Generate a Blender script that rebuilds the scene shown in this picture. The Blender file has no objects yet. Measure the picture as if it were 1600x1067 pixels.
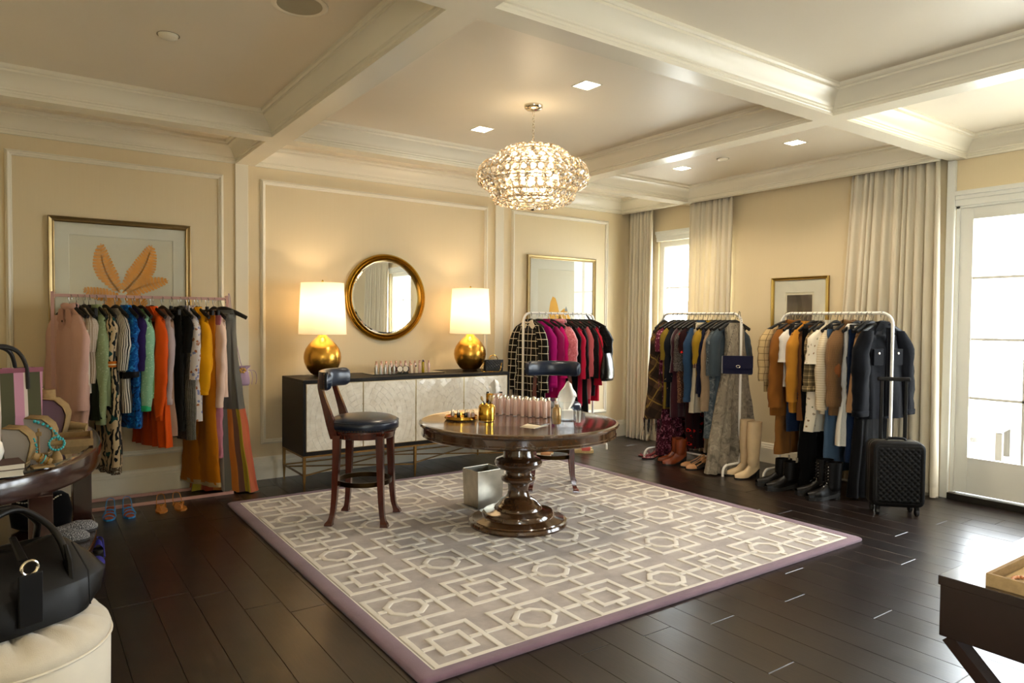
import bpy, math, random, re
from mathutils import Vector, Matrix, Quaternion, noise as mnoise
from math import sin, cos, pi, radians, sqrt

# ------------------------------------------------------------------ camera, world, exposure
S = bpy.context.scene
C = S.collection
def _cam():
    yaw, pitch, roll, f, H = radians(35.072), radians(-1.675), radians(0.469), 1082.56, 1.42
    fw = Vector((sin(yaw)*cos(pitch), cos(yaw)*cos(pitch), sin(pitch)))
    r = Vector((cos(yaw), -sin(yaw), 0)); u = r.cross(fw)
    r2 = r*cos(roll)+u*sin(roll); u2 = -r*sin(roll)+u*cos(roll)
    cd = bpy.data.cameras.new('camera'); cd.sensor_width = 36.0; cd.lens = f/1600*36
    cd.clip_start = .05; cd.clip_end = 200
    co = bpy.data.objects.new('camera', cd); C.objects.link(co)
    m = Matrix((r2, u2, -fw)).transposed().to_4x4(); m.translation = (0, 0, H)
    co.matrix_world = m; S.camera = co
_cam()
S.view_settings.view_transform = 'Standard'; S.view_settings.look = 'None'
S.view_settings.gamma = 1.0; S.view_settings.use_curve_mapping = False
S.view_settings.exposure = 0.95
WORLD_STRENGTH = 11.0
def _world():
    w = bpy.data.worlds.new('sky'); S.world = w; w.use_nodes = True
    nt = w.node_tree; bg = nt.nodes['Background']
    bg.inputs[0].default_value = (0.93, .97, 1.0, 1); bg.inputs[1].default_value = WORLD_STRENGTH
_world()
cy_ = S.cycles
cy_.use_denoising = True
cy_.use_adaptive_sampling = True; cy_.adaptive_threshold = .025
cy_.max_bounces = 8; cy_.diffuse_bounces = 4; cy_.glossy_bounces = 4; cy_.transmission_bounces = 6; cy_.transparent_max_bounces = 14
cy_.caustics_reflective = False; cy_.caustics_refractive = False
cy_.sample_clamp_indirect = 6.0; cy_.blur_glossy = 0.4

def portal(x, y, z, w, h, rot):
    l = bpy.data.lights.new('window_portal', 'AREA'); l.shape = 'RECTANGLE'; l.size = w; l.size_y = h
    l.cycles.is_portal = True
    o = bpy.data.objects.new('window_portal', l); C.objects.link(o)
    o.location = (x, y, z); o.rotation_euler = rot
    return o
# daylight openings of the window wall (x = 6.2): the French door and two windows
DOOR = (.60, 2.56, 0.0, 2.38)
WIN1 = (4.78, 5.80, .34, 2.38)
WIN2 = (-.73, .20, .34, 2.38)
SOUTH = ()
WEST_ADDED = ((-2.7, -1.2),)  # invented opening out of view, added for light and table reflections
for (a, b, z0, z1) in (DOOR, WIN1, WIN2):
    portal(6.33, (a+b)/2, (z0+z1)/2, z1-z0, b-a, (0, radians(90), 0))
for a, b in WEST_ADDED: portal(-.57, (a+b)/2, 1.36, 2.04, b-a, (0, radians(-90), 0))
for a, b in SOUTH: portal((a+b)/2, -3.33, 1.36, b-a, 2.04, (radians(90), 0, 0))

# ------------------------------------------------------------------ node materials
MATS = {}
def lin(c):
    if isinstance(c, str):
        c = c.lstrip('#'); c = [int(c[i:i+2], 16)/255 for i in (0, 2, 4)]
        return tuple(x/12.92 if x <= .04045 else ((x+.055)/1.055)**2.4 for x in c)
    return tuple(c)
class NT:
    def __init__(s, name):
        s.m = bpy.data.materials.new(name); s.m.use_nodes = True
        s.t = s.m.node_tree; s.n = s.t.nodes; s.b = s.n['Principled BSDF']; s.out = s.n['Material Output']
    def add(s, typ, props=None, **inp):
        nd = s.n.new('ShaderNode'+typ)
        for k, v in (props or {}).items(): setattr(nd, k, v)
        for k, v in inp.items():
            s.set(nd, int(k[1:]) if k[0] == 'i' and k[1:].isdigit() else k.replace('_', ' '), v)
        return nd
    def set(s, nd, key, v):
        sock = nd.inputs[key]
        if isinstance(v, bpy.types.NodeSocket): s.t.links.new(v, sock)
        elif isinstance(v, bpy.types.Node): s.t.links.new(v.outputs[0], sock)
        elif isinstance(v, (tuple, list)) and len(v) == 3 and sock.type == 'RGBA': sock.default_value = (*v, 1)
        else: sock.default_value = v
    def math(s, op, a, b=0.0, c=None):
        nd = s.add('Math', {'operation': op}); s.set(nd, 0, a); s.set(nd, 1, b)
        if c is not None: s.set(nd, 2, c)
        return nd.outputs[0]
    def mix(s, f, a, b, bt='MIX'):
        nd = s.add('Mix', {'data_type': 'RGBA', 'blend_type': bt})
        s.set(nd, 0, f); s.set(nd, 6, a); s.set(nd, 7, b)
        return nd.outputs[2]
    def ramp(s, f, stops, interp='LINEAR'):
        nd = s.add('ValToRGB'); cr = nd.color_ramp; cr.interpolation = interp
        while len(cr.elements) > 1: cr.elements.remove(cr.elements[-1])
        cr.elements[0].position = stops[0][0]; cr.elements[0].color = (*stops[0][1], 1)
        for p, c in stops[1:]:
            e = cr.elements.new(p); e.color = (*c, 1)
        s.set(nd, 0, f); return nd.outputs[0]
    def uv(s, sc=(1, 1, 1), rot=0, loc=(0, 0, 0)):
        tc = s.add('TexCoord'); mp = s.add('Mapping'); s.t.links.new(tc.outputs['UV'], mp.inputs[0])
        mp.inputs['Scale'].default_value = sc; mp.inputs['Rotation'].default_value = (0, 0, rot); mp.inputs['Location'].default_value = loc
        return mp.outputs[0]
    def obj(s, sc=(1, 1, 1)):
        tc = s.add('TexCoord'); mp = s.add('Mapping'); s.t.links.new(tc.outputs['Object'], mp.inputs[0])
        mp.inputs['Scale'].default_value = sc
        return mp.outputs[0]
    def noise(s, vec, scale, detail=3, rough=.5, dist=0):
        nd = s.add('TexNoise', None, Scale=scale, Detail=detail, Roughness=rough, Distortion=dist)
        s.t.links.new(vec, nd.inputs['Vector']); return nd.outputs['Fac']
    def vor(s, vec, scale, feat='F1', out='Distance', rnd=1):
        nd = s.add('TexVoronoi', {'feature': feat}, Scale=scale, Randomness=rnd)
        s.t.links.new(vec, nd.inputs['Vector']); return nd.outputs[out]
    def bump(s, h, strength=.2, dist=.005):
        nd = s.add('Bump', None, Strength=strength, Distance=dist); s.set(nd, 'Height', h)
        s.set(s.b, 'Normal', nd); return nd
    def put(s, **kw):
        for k, v in kw.items(): s.set(s.b, k.replace('_', ' '), v)
        return s
    def done(s): return s.m
def mat(name, col, rough=.5, metal=0.0, var=0.0, vscale=6.0, bump=0.0, bscale=40.0, **kw):
    """plain painted / metal / leather surface with a little procedural variation"""
    if name in MATS: return MATS[name]
    n = NT(name); c = lin(col)
    if var:
        f = n.noise(n.obj(), vscale, 4)
        n.put(Base_Color=n.ramp(f, [(.3, tuple(x*(1-var) for x in c)), (.7, tuple(min(1, x*(1+var)) for x in c))]))
    else: n.put(Base_Color=c)
    n.put(Roughness=rough, Metallic=metal)
    if bump: n.bump(n.noise(n.obj(), bscale, 3), bump, .003)
    for k, v in kw.items(): n.put(**{k: v})
    MATS[name] = n.m; return n.m
def fabric(name, kind='solid', c1='#888888', c2='#ffffff', c3='#000000', p=.03, w=.25, rot=0, rough=.85, sheen=.06, bump=.25, bs=260, metal=0):
    """cloth: the pattern lies in the UV map, whose unit is one metre of cloth"""
    if name in MATS: return MATS[name]
    n = NT(name); a, b, c = lin(c1), lin(c2), lin(c3)
    uv = n.uv(rot=rot); sep = n.add('SeparateXYZ', None, i0=uv); U, V = sep.outputs[0], sep.outputs[1]
    def line(x, per, wid, off=0.0):
        return n.math('LESS_THAN', n.math('FRACT', n.math('MULTIPLY_ADD', x, 1/per, 50+off)), wid)
    soft = n.noise(uv, 9, 3)
    if kind == 'solid': col = n.mix(soft, tuple(x*.86 for x in a), tuple(min(1, x*1.1) for x in a))
    elif kind == 'stripe': col = n.mix(line(U, p, w), a, b)
    elif kind == 'hstripe': col = n.mix(line(V, p, w), a, b)
    elif kind == 'grid':
        col = n.mix(n.math('MAXIMUM', line(U, p, w), line(V, p, w)), a, b)
    elif kind == 'plaid':
        col = n.mix(n.math('MULTIPLY', line(U, p, .5), .6), a, b); col = n.mix(n.math('MULTIPLY', line(V, p, .5), .6), col, b)
        col = n.mix(n.math('MAXIMUM', line(U, p, .07, .2), line(V, p, .07, .2)), col, c)
    elif kind == 'tweed':
        f = n.noise(uv, 1/p, 2, .7); col = n.ramp(f, [(.35, b), (.5, a), (.65, c)])
    elif kind == 'floral':
        f = n.vor(n.uv(rot=rot), 1/p, 'F1', 'Distance'); rc = n.vor(n.uv(rot=rot), 1/p, 'F1', 'Color')
        rs = n.add('SeparateColor', None, i0=rc).outputs[0]
        wob = n.math('MULTIPLY_ADD', n.noise(uv, 3/p, 2), .5, f)
        petal = n.math('LESS_THAN', wob, .35+w)
        col = n.mix(petal, a, n.ramp(rs, [(0, b), (.5, c)], 'CONSTANT'))
        heart = n.math('LESS_THAN', f, .13); col = n.mix(heart, col, tuple(x*.5 for x in a))
    elif kind == 'swirl':
        f = n.noise(uv, 1/p, 3, .55, 1.6); col = n.ramp(f, [(.36, b), (.44, a), (.54, a), (.62, c)])
    elif kind == 'leaf':
        f = n.add('TexWave', {'wave_type': 'BANDS'}, Scale=.35/p, Distortion=9.0, Detail=2.0, Detail_Scale=1.2, i0=uv).outputs['Fac']
        g = n.noise(uv, .5/p, 2); m_ = n.math('MULTIPLY', n.math('LESS_THAN', f, w), n.math('GREATER_THAN', g, .42))
        col = n.mix(m_, a, b); col = n.mix(n.math('GREATER_THAN', n.noise(uv, .6/p, 1), .66), col, c)
    elif kind == 'dots':
        x = n.math('SUBTRACT', n.math('FRACT', n.math('MULTIPLY_ADD', U, 1/p, 50)), .5)
        row = n.math('FLOOR', n.math('MULTIPLY_ADD', V, 2/p, 50))
        y = n.math('SUBTRACT', n.math('FRACT', n.math('MULTIPLY_ADD', V, 2/p, 50)), .5)
        d = n.math('ADD', n.math('MULTIPLY', x, x), n.math('MULTIPLY', y, y))
        col = n.mix(n.math('LESS_THAN', d, w*w), a, b)
    elif kind == 'hound':
        k = n.add('TexChecker', None, Scale=1/p, Color1=a, Color2=b, Vector=n.uv(rot=.78)).outputs[0]
        col = n.mix(n.math('MULTIPLY', soft, .5), k, c)
    elif kind == 'bands':
        col = n.ramp(n.math('FRACT', n.math('MULTIPLY', V, 1/p)), [(0, a), (.34, b), (.67, c)], 'CONSTANT')
    n.put(Base_Color=col, Roughness=rough, Sheen_Weight=sheen, Metallic=metal, Specular_IOR_Level=.08)
    n.bump(n.math('MULTIPLY_ADD', n.noise(uv, 14, 3), 2.0, n.noise(uv, bs, 2)), bump, .004)
    MATS[name] = n.m; return n.m

# ------------------------------------------------------------------ mesh builder
class MB:
    def __init__(s): s.v = []; s.f = []; s.uv = []
    def face(s, idx, uv=None):
        s.f.append(tuple(idx)); s.uv.append(uv)
    def add(s, pts, faces):
        o = len(s.v); s.v += [tuple(p) for p in pts]
        for f in faces: s.face([o+i for i in f])
        return s
    def box(s, x0, x1, y0, y1, z0, z1, M=None):
        p = [Vector(q) for q in ((x0, y0, z0), (x1, y0, z0), (x1, y1, z0), (x0, y1, z0), (x0, y0, z1), (x1, y0, z1), (x1, y1, z1), (x0, y1, z1))]
        if M is not None: p = [M @ q for q in p]
        return s.add(p, [(3, 2, 1, 0), (4, 5, 6, 7), (0, 1, 5, 4), (1, 2, 6, 5), (2, 3, 7, 6), (3, 0, 4, 7)])
    def bar(s, a, b, w, h, up=(0, 0, 1)):
        a, b = Vector(a), Vector(b); d = (b-a); L = d.length; d.normalize(); up = Vector(up)
        if abs(d.dot(up)) > .99: up = Vector((1, 0, 0))
        x = d.cross(up).normalized(); z = x.cross(d)
        M = Matrix((x, d, z)).transposed().to_4x4(); M.translation = a
        return s.box(-w/2, w/2, 0, L, -h/2, h/2, M)
    def loft(s, rings, closed=True, cap0=False, cap1=False):
        o = len(s.v); n = len(rings[0])
        for r in rings: s.v += [tuple(p) for p in r]
        big = max(rings, key=lambda r: sum((Vector(r[i])-Vector(r[i-1])).length for i in range(1, n)))
        us = [0.0]
        for i in range(1, n+1): us.append(us[-1]+(Vector(big[i % n])-Vector(big[i-1])).length)
        vs = [0.0]
        for k in range(1, len(rings)): vs.append(vs[-1]-max(1e-4, sum((Vector(rings[k][i])-Vector(rings[k-1][i])).length for i in range(0, n, max(1, n//8)))/len(range(0, n, max(1, n//8)))))
        m = n if closed else n-1
        for k in range(len(rings)-1):
            for i in range(m):
                j = (i+1) % n
                s.face((o+k*n+i, o+(k+1)*n+i, o+(k+1)*n+j, o+k*n+j), ((us[i], vs[k]), (us[i], vs[k+1]), (us[i+1], vs[k+1]), (us[i+1], vs[k])))
        if cap0: s.face([o+i for i in range(n)])
        if cap1: s.face([o+(len(rings)-1)*n+i for i in reversed(range(n))])
        return s
    def lathe(s, prof, seg=32, c=(0, 0, 0), cap0=True, cap1=True, M=None):
        rings = []
        for r, z in prof:
            ring = [Vector((r*cos(2*pi*i/seg), r*sin(2*pi*i/seg), z)) for i in range(seg)]
            if M is not None: ring = [M @ q for q in ring]
            rings.append([q+Vector(c) for q in ring])
        # outward normals need rings listed from the top down
        rings = rings[::-1] if prof[0][1] <= prof[-1][1] else rings
        return s.loft(rings, True, cap0, cap1)
    def tube(s, path, r, seg=8, cap=True, sq=None):
        P = [Vector(p) for p in path]; n = len(P); R = r if isinstance(r, (list, tuple)) else [r]*n
        rings = []; prev = None
        for i in range(n):
            d = (P[min(i+1, n-1)]-P[max(i-1, 0)]).normalized()
            if prev is None:
                a = Vector((0, 0, 1)) if abs(d.z) < .9 else Vector((1, 0, 0)); x = d.cross(a).normalized()
            else:
                x = (prev-d*prev.dot(d)).normalized()
            prev = x; y = d.cross(x); k = sq or 1.0
            rings.append([P[i]+x*(R[i]*cos(2*pi*j/seg))+y*(R[i]*k*sin(2*pi*j/seg)) for j in range(seg)])
        rings = [list(reversed(q)) for q in rings]
        return s.loft(rings, True, cap, cap)
    def sphere(s, c, r, seg=16, rings=10, sc=(1, 1, 1)):
        c = Vector(c)
        L = []
        for k in range(rings+1):
            t = pi*k/rings; rr = max(1e-4, sin(t)*r)
            L.append([c+Vector((rr*cos(2*pi*i/seg)*sc[0], rr*sin(2*pi*i/seg)*sc[1], cos(t)*r*sc[2])) for i in range(seg)])
        return s.loft(L, True)
    def prism(s, poly, t, M=None):
        """poly in local xy, thickness t along z"""
        n = len(poly); p = [Vector((x, y, 0)) for x, y in poly]+[Vector((x, y, t)) for x, y in poly]
        if M is not None: p = [M @ q for q in p]
        return s.add(p, [tuple(reversed(range(n))), tuple(range(n, 2*n))]+[(i, (i+1) % n, n+(i+1) % n, n+i) for i in range(n)])
    def rect_loft(s, prof, x0, x1, y0, y1, M=None, cap=False):
        """mitred frame: prof = [(inset, height)], rectangle in local xy, height along z"""
        R = []
        for o, z in prof:
            r = [Vector(q) for q in ((x0+o, y0+o, z), (x1-o, y0+o, z), (x1-o, y1-o, z), (x0+o, y1-o, z))]
            R.append([M @ q for q in r] if M is not None else r)
        return s.loft(R, True, False, cap)
    def build(s, name, material, parent=None, smooth=False, sharp=40, bevel=0, segs=2, M=None, subsurf=0, flip=False):
        me = bpy.data.meshes.new(name)
        v = [tuple(M @ Vector(q)) for q in s.v] if M is not None else s.v
        me.from_pydata(v, [], [tuple(reversed(f)) for f in s.f] if flip else s.f)
        if any(u is not None for u in s.uv):
            ul = me.uv_layers.new(name='UVMap'); flat = []
            for f, u in zip(s.f, s.uv):
                u = u if u is not None else [(0, 0)]*len(f)
                if flip: u = list(reversed(u))
                for q in u: flat += [q[0], q[1]]
            ul.data.foreach_set('uv', flat)
        if smooth:
            me.polygons.foreach_set('use_smooth', [True]*len(me.polygons))
            if sharp < 180: me.set_sharp_from_angle(angle=radians(sharp))
        me.update()
        if material: me.materials.append(material)
        o = bpy.data.objects.new(name, me); C.objects.link(o)
        if parent is not None: o.parent = parent
        if bevel:
            b = o.modifiers.new('bevel', 'BEVEL'); b.width = bevel; b.segments = segs; b.limit_method = 'ANGLE'; b.angle_limit = radians(35)
        if subsurf:
            b = o.modifiers.new('subsurf', 'SUBSURF'); b.levels = subsurf; b.render_levels = subsurf
        return o
def tag(o, label, cat, group=None, kind=None):
    o['label'] = label; o['category'] = cat
    if group: o['group'] = group
    if kind: o['kind'] = kind
    return o
def thing(name, label, cat, loc=(0, 0, 0), rz=0.0, group=None):
    o = bpy.data.objects.new(name, None); C.objects.link(o); o.empty_display_size = .05
    o.location = loc; o.rotation_euler = (0, 0, rz)
    return tag(o, label, cat, group)
def struct(o): o['kind'] = 'structure'; return o
def dup(root, loc, rz, label=None):
    r = root.copy(); C.objects.link(r); r.location = loc; r.rotation_euler = (0, 0, rz)
    if label: r['label'] = label
    for ch in list(root.children):
        c = ch.copy(); C.objects.link(c); c.parent = r
        for g in list(ch.children):
            d = g.copy(); C.objects.link(d); d.parent = c
    return r
def bez(p0, p1, p2, p3, n=10):
    p = [Vector(q) for q in (p0, p1, p2, p3)]
    return [p[0]*(1-t)**3+p[1]*3*t*(1-t)**2+p[2]*3*t*t*(1-t)+p[3]*t**3 for t in [i/n for i in range(n+1)]]
def smoothpath(pts, n=5):
    """Catmull-Rom through the points"""
    P = [Vector(p) for p in pts]; out = []
    for i in range(len(P)-1):
        a, b, c, d = P[max(i-1, 0)], P[i], P[i+1], P[min(i+2, len(P)-1)]
        for k in range(n):
            t = k/n; out.append(.5*((2*b)+(c-a)*t+(2*a-5*b+4*c-d)*t*t+(3*b-a-3*c+d)*t**3))
    return out+[P[-1]]
def interp(keys, t):
    """piecewise-linear value of [(t, v)]"""
    if t <= keys[0][0]: return keys[0][1]
    for (a, u), (b, v) in zip(keys, keys[1:]):
        if t <= b: return u+(v-u)*(t-a)/(b-a) if b > a else v
    return keys[-1][1]
def plane_M(origin, xax, yax):
    x, y = Vector(xax), Vector(yax); m = Matrix((x, y, x.cross(y))).transposed().to_4x4(); m.translation = origin; return m
# ------------------------------------------------------------------ room shell
rnd = random.Random(7)
def wall_mat():
    n = NT('cream_silk_wallcovering'); o = n.obj((1, 1, 1))
    s = n.noise(n.obj((90, 90, 1.2)), 2.0, 3); f = n.noise(o, 1.2, 2)
    col = n.mix(n.math('MULTIPLY', s, .35), lin('#e2d0aa'), lin('#efdfbe')); col = n.mix(n.math('MULTIPLY', f, .3), col, lin('#e2cea6'))
    n.put(Base_Color=col, Roughness=.62); n.bump(s, .06, .002); return n.m
M_wall = wall_mat()
M_trim = mat('cream_trim_paint', '#efe7d2', .26, var=.02, vscale=2)
M_ceil = mat('ceiling_paint', '#e8dcc6', .42, var=.02, vscale=1.5)
M_door = mat('white_door_paint', '#f0efe6', .35, var=.015, vscale=2)
M_black = mat('black_metal', '#17140f', .4)
def glass_mat(refl=.07):
    n = NT('window_glass'); tr = n.add('BsdfTransparent', None, Color=(.97, .99, 1)); gl = n.add('BsdfGlossy', None, Roughness=.02)
    mx = n.add('MixShader', None, i0=refl, i1=tr, i2=gl); n.t.links.new(mx.outputs[0], n.out.inputs[0]); return n.m
M_glass = glass_mat()
ZS, ZC = 2.752, 2.92
XL, XR, YB, YF = -.44, 6.2, 6.28, -3.2
struct(MB().box(XL-.12, XR+.2, YB, YB+.12, -.1, 3.05).build('wall_back', M_wall))
wb = bpy.data.objects['wall_back']
m = MB(); y = YF
for a, b in WEST_ADDED: m.box(XL-.16, XL, y, a, -.1, 3.05); m.box(XL-.16, XL, a, b, 2.38, 3.05); m.box(XL-.16, XL, a, b, -.1, .34); y = b
m.box(XL-.16, XL, y, YB, -.1, 3.05); struct(m.build('wall_left', M_wall))
m = MB(); x = XL-.12
for a, b in SOUTH: m.box(x, a, YF-.16, YF, -.1, 3.05); m.box(a, b, YF-.16, YF, 2.38, 3.05); m.box(a, b, YF-.16, YF, -.1, .34); x = b
m.box(x, XR+.2, YF-.16, YF, -.1, 3.05); struct(m.build('wall_front', M_wall))
m = MB(); T = .16
ops = sorted([DOOR, WIN1, WIN2]); y = YF
for a, b, z0, z1 in ops:
    m.box(XR, XR+T, y, a, -.1, 3.05); m.box(XR, XR+T, a, b, z1, 3.05)
    if z0 > 0: m.box(XR, XR+T, a, b, -.1, z0)
    y = b
m.box(XR, XR+T, y, YB, -.1, 3.05)
wr = struct(m.build('wall_right', M_wall))
ce = struct(MB().box(XL, XR, YF, YB, ZC, 3.05).build('ceiling', M_ceil))
BX = [(1.505, 1.63), (4.265, 4.395)]
BY = [(-2.2, -2.08), (.45, .555), (2.51, 2.615), (5.225, 5.345)]
for a, b in BX: MB().box(a, b, YF, YB, ZS, ZC).build('beam', M_trim, ce)
for a, b in BY:
    xs = [XL]+[v for q in BX for v in q]+[XR]
    for i in range(0, len(xs), 2): MB().box(xs[i], xs[i+1], a, b, ZS, ZC).build('beam', M_trim, ce)
VX = 6.045
CROWN = [(0, 2.752), (.016, 2.752), (.016, 2.77), (.02, 2.774), (.02, 2.786), (.03, 2.79), (.03, 2.80), (.036, 2.806), (.043, 2.822), (.055, 2.843), (.072, 2.862), (.094, 2.878), (.1, 2.88), (.1, 2.894), (.108, 2.894), (.118, 2.902), (.118, 2.92)]
for i, (xa, xb) in enumerate([(XL, BX[0][0]), (BX[0][1], BX[1][0]), (BX[1][1], XR)]):
    for j, (ya, yb) in enumerate([(YF, BY[0][0]), (BY[0][1], BY[1][0]), (BY[1][1], BY[2][0]), (BY[2][1], BY[3][0]), (BY[3][1], YB)]):
        x1 = xb if i < 2 or j == 2 else VX
        MB().rect_loft(CROWN, xa, x1, ya, yb).build('crown_moulding', M_trim, ce, True, 25)
# curtain pelmets along the window wall
for ya, yb in ((2.63, YB), (YF, .43)):
    m = MB(); m.box(VX, VX+.022, ya, yb, 2.745, ZC)
    struct(m.build('trim_1' if ya > 0 else 'trim_2', M_trim, None, bevel=.003))
# panel mouldings and pilasters on the back wall
PM = [(0, 0), (.002, .01), (.008, .013), (.012, .022), (.02, .026), (.03, .022), (.033, .014), (.04, .012), (.044, .007), (.045, 0)]
MA = plane_M((0, YB, 0), (1, 0, 0), (0, 0, 1))      # local z points into the room (-y)
for a, b in ((-.117, 1.391), (1.694, 4.076), (4.386, 5.828)):
    MB().rect_loft(PM, a, b, .31, 2.648, MA).build('panel_moulding', M_trim, wb, True, 30)
for a, b in ((1.484, 1.592), (4.169, 4.278)):
    MB().box(a, b, YB-.018, YB, .2, 2.755).build('pilaster', M_trim, wb, bevel=.004)
BASE = [(0, 0), (.022, 0), (.022, .148), (.018, .152), (.018, .165), (.013, .172), (.01, .19), (0, .2)]
def baseboard(name, p, q, nrm):
    p, q, nrm = Vector(p), Vector(q), Vector(nrm); m = MB()
    m.loft([[p+nrm*o+Vector((0, 0, z)) for o, z in BASE], [q+nrm*o+Vector((0, 0, z)) for o, z in BASE]], False)
    return struct(m.build(name, M_trim, None, True, 25))
baseboard('baseboard_back', (XL, YB, 0), (XR, YB, 0), (0, -1, 0))
baseboard('baseboard_left', (XL, YF, 0), (XL, YB, 0), (1, 0, 0))
baseboard('baseboard_right', (XR, 2.7, 0), (XR, YB, 0), (-1, 0, 0))
baseboard('baseboard_front', (XL, YF, 0), (XR, YF, 0), (0, 1, 0))
# pilaster strips and stepped head casings around the openings of the window wall
n_t = 3
def trim(m, bevel=.003):
    global n_t
    o = struct(m.build('trim_%d' % n_t, M_door, None, bevel=bevel)); n_t += 1; return o
for ya, yb in ((2.562, 2.622), (.54, .6)):
    trim(MB().box(6.165, XR, ya, yb, 0, 2.75))
def head(ya, yb, z):
    m = MB(); m.box(6.182, XR, ya, yb, z, z+.05); m.box(6.172, XR, ya, yb, z+.05, z+.082); m.box(6.155, XR, ya, yb, z+.082, z+.118)
    return trim(m)
head(.6, 2.562, 2.38)
# ---- French door: two leaves, each of stiles, rails, glazing bars and eight panes
ZR = [.353, .833, 1.306, 1.797, 2.267]
door = struct(bpy.data.objects.new('door_1', None)); C.objects.link(door); door.location = (6.2, 1.58, 0)
for sgn in (1, -1):
    y0, y1 = (1.587, 2.535) if sgn > 0 else (.625, 1.573)
    dx = 6.215
    f = MB().box(dx, dx+.045, y0, y0+.1, .06, 2.362).build('stile', M_door, None, bevel=.003); lf = [f]
    lf.append(MB().box(dx, dx+.045, y1-.095, y1, .06, 2.362).build('stile', M_door, None, bevel=.003))
    lf.append(MB().box(dx, dx+.045, y0+.1, y1-.095, .06, ZR[0]).build('bottom_rail', M_door, None, bevel=.003))
    lf.append(MB().box(dx, dx+.045, y0+.1, y1-.095, ZR[4], 2.362).build('top_rail', M_door, None, bevel=.003))
    ym = y1-.095-.372
    lf.append(MB().box(dx+.006, dx+.039, ym-.011, ym+.011, ZR[0], ZR[4]).build('glazing_bar', M_door, None, bevel=.002))
    for z in ZR[1:4]: lf.append(MB().box(dx+.006, dx+.039, y0+.1, y1-.095, z-.011, z+.011).build('glazing_bar', M_door, None, bevel=.002))
    for k in range(4):
        for a, b in ((y0+.1, ym-.011), (ym+.011, y1-.095)):
            lf.append(MB().box(dx+.02, dx+.025, a, b, ZR[k]+.011*(k > 0), ZR[k+1]-.011).build('pane', M_glass))
    hy = y0+.05 if sgn > 0 else y1-.05
    h = MB().box(dx-.006, dx, hy-.02, hy+.02, .9, 1.12); h.tube([(dx-.03, hy, 1.02), (dx-.03, hy+.1*sgn, 1.02)], .008); h.tube([(dx, hy, 1.02), (dx-.034, hy, 1.02)], .008)
    lf.append(h.build('handle', mat('brushed_nickel', '#b8b2a4', .3, 1), None, True))
    for o in lf: o.parent = door; o.matrix_parent_inverse = Matrix.Translation((-6.2, -1.58, 0))
for ya, yb in ((2.535, 2.56), (.6, .625)):
    o = MB().box(6.2, 6.3, ya, yb, 0, 2.38).build('jamb', M_door); o.parent = door; o.matrix_parent_inverse = Matrix.Translation((-6.2, -1.58, 0))
o = MB().box(6.2, 6.3, .6, 2.56, 2.362, 2.38).build('jamb', M_door); o.parent = door; o.matrix_parent_inverse = Matrix.Translation((-6.2, -1.58, 0))
trim(MB().box(6.15, 6.36, .6, 2.56, 0, .052)).data.materials[0] = mat('dark_threshold', '#2a2722', .35, .3)
# ---- windows
def window(name, W, cols, place=None):
    ya, yb, z0, z1 = W
    w = struct(bpy.data.objects.new(name, None)); C.objects.link(w); w.location = (6.2, (ya+yb)/2, z0)
    MI = Matrix.Translation((-6.2, -(ya+yb)/2, -z0))
    P = []
    m = MB(); Mx = plane_M((6.25, 0, 0), (0, -1, 0), (0, 0, 1))
    m.rect_loft([(0, -.06), (0, .02), (.06, .02), (.075, .008), (.08, -.03), (.08, -.05)], -yb, -ya, z0, z1, Mx)
    P.append(m.build('window_frame', M_door, None, True, 25))
    a, b, c, d = ya+.08, yb-.08, z0+.08, z1-.08
    for k in range(1, cols): P.append(MB().box(6.255, 6.285, a+(b-a)*k/cols-.01, a+(b-a)*k/cols+.01, c, d).build('glazing_bar', M_door))
    for k in range(1, 4): P.append(MB().box(6.255, 6.285, a, b, c+(d-c)*k/4-.01, c+(d-c)*k/4+.01).build('glazing_bar', M_door))
    for i in range(cols):
        for k in range(4):
            P.append(MB().box(6.268, 6.272, a+(b-a)*i/cols+.01, a+(b-a)*(i+1)/cols-.01, c+(d-c)*k/4+.01, c+(d-c)*(k+1)/4-.01).build('pane', M_glass))
    P.append(MB().box(6.12, 6.26, ya-.03, yb+.03, z0-.03, z0).build('window_sill', M_door, None, bevel=.004))
    P.append(MB().box(6.185, 6.2, ya-.02, yb+.02, .2, z0-.03).build('apron_panel', M_door, None, bevel=.003))
    for o in P: o.parent = w; o.matrix_parent_inverse = MI
    if place: w.location = place[0]; w.rotation_euler = (0, 0, place[1])
    else: head(ya-.02, yb+.02, z1)
window('window_1', WIN1, 2)
window('window_2', WIN2, 2)
for i, (a, b) in enumerate(SOUTH): window('window_%d' % (3+i), (a, b, .34, 2.38), 3, (((a+b)/2, YF, .34), -pi/2))
for i, (a, b) in enumerate(WEST_ADDED): window('window_%d' % (6+i), (a, b, .34, 2.38), 3, ((XL, (a+b)/2, .34), pi))  # added unseen window, lets extra daylight in from the left wall
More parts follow.
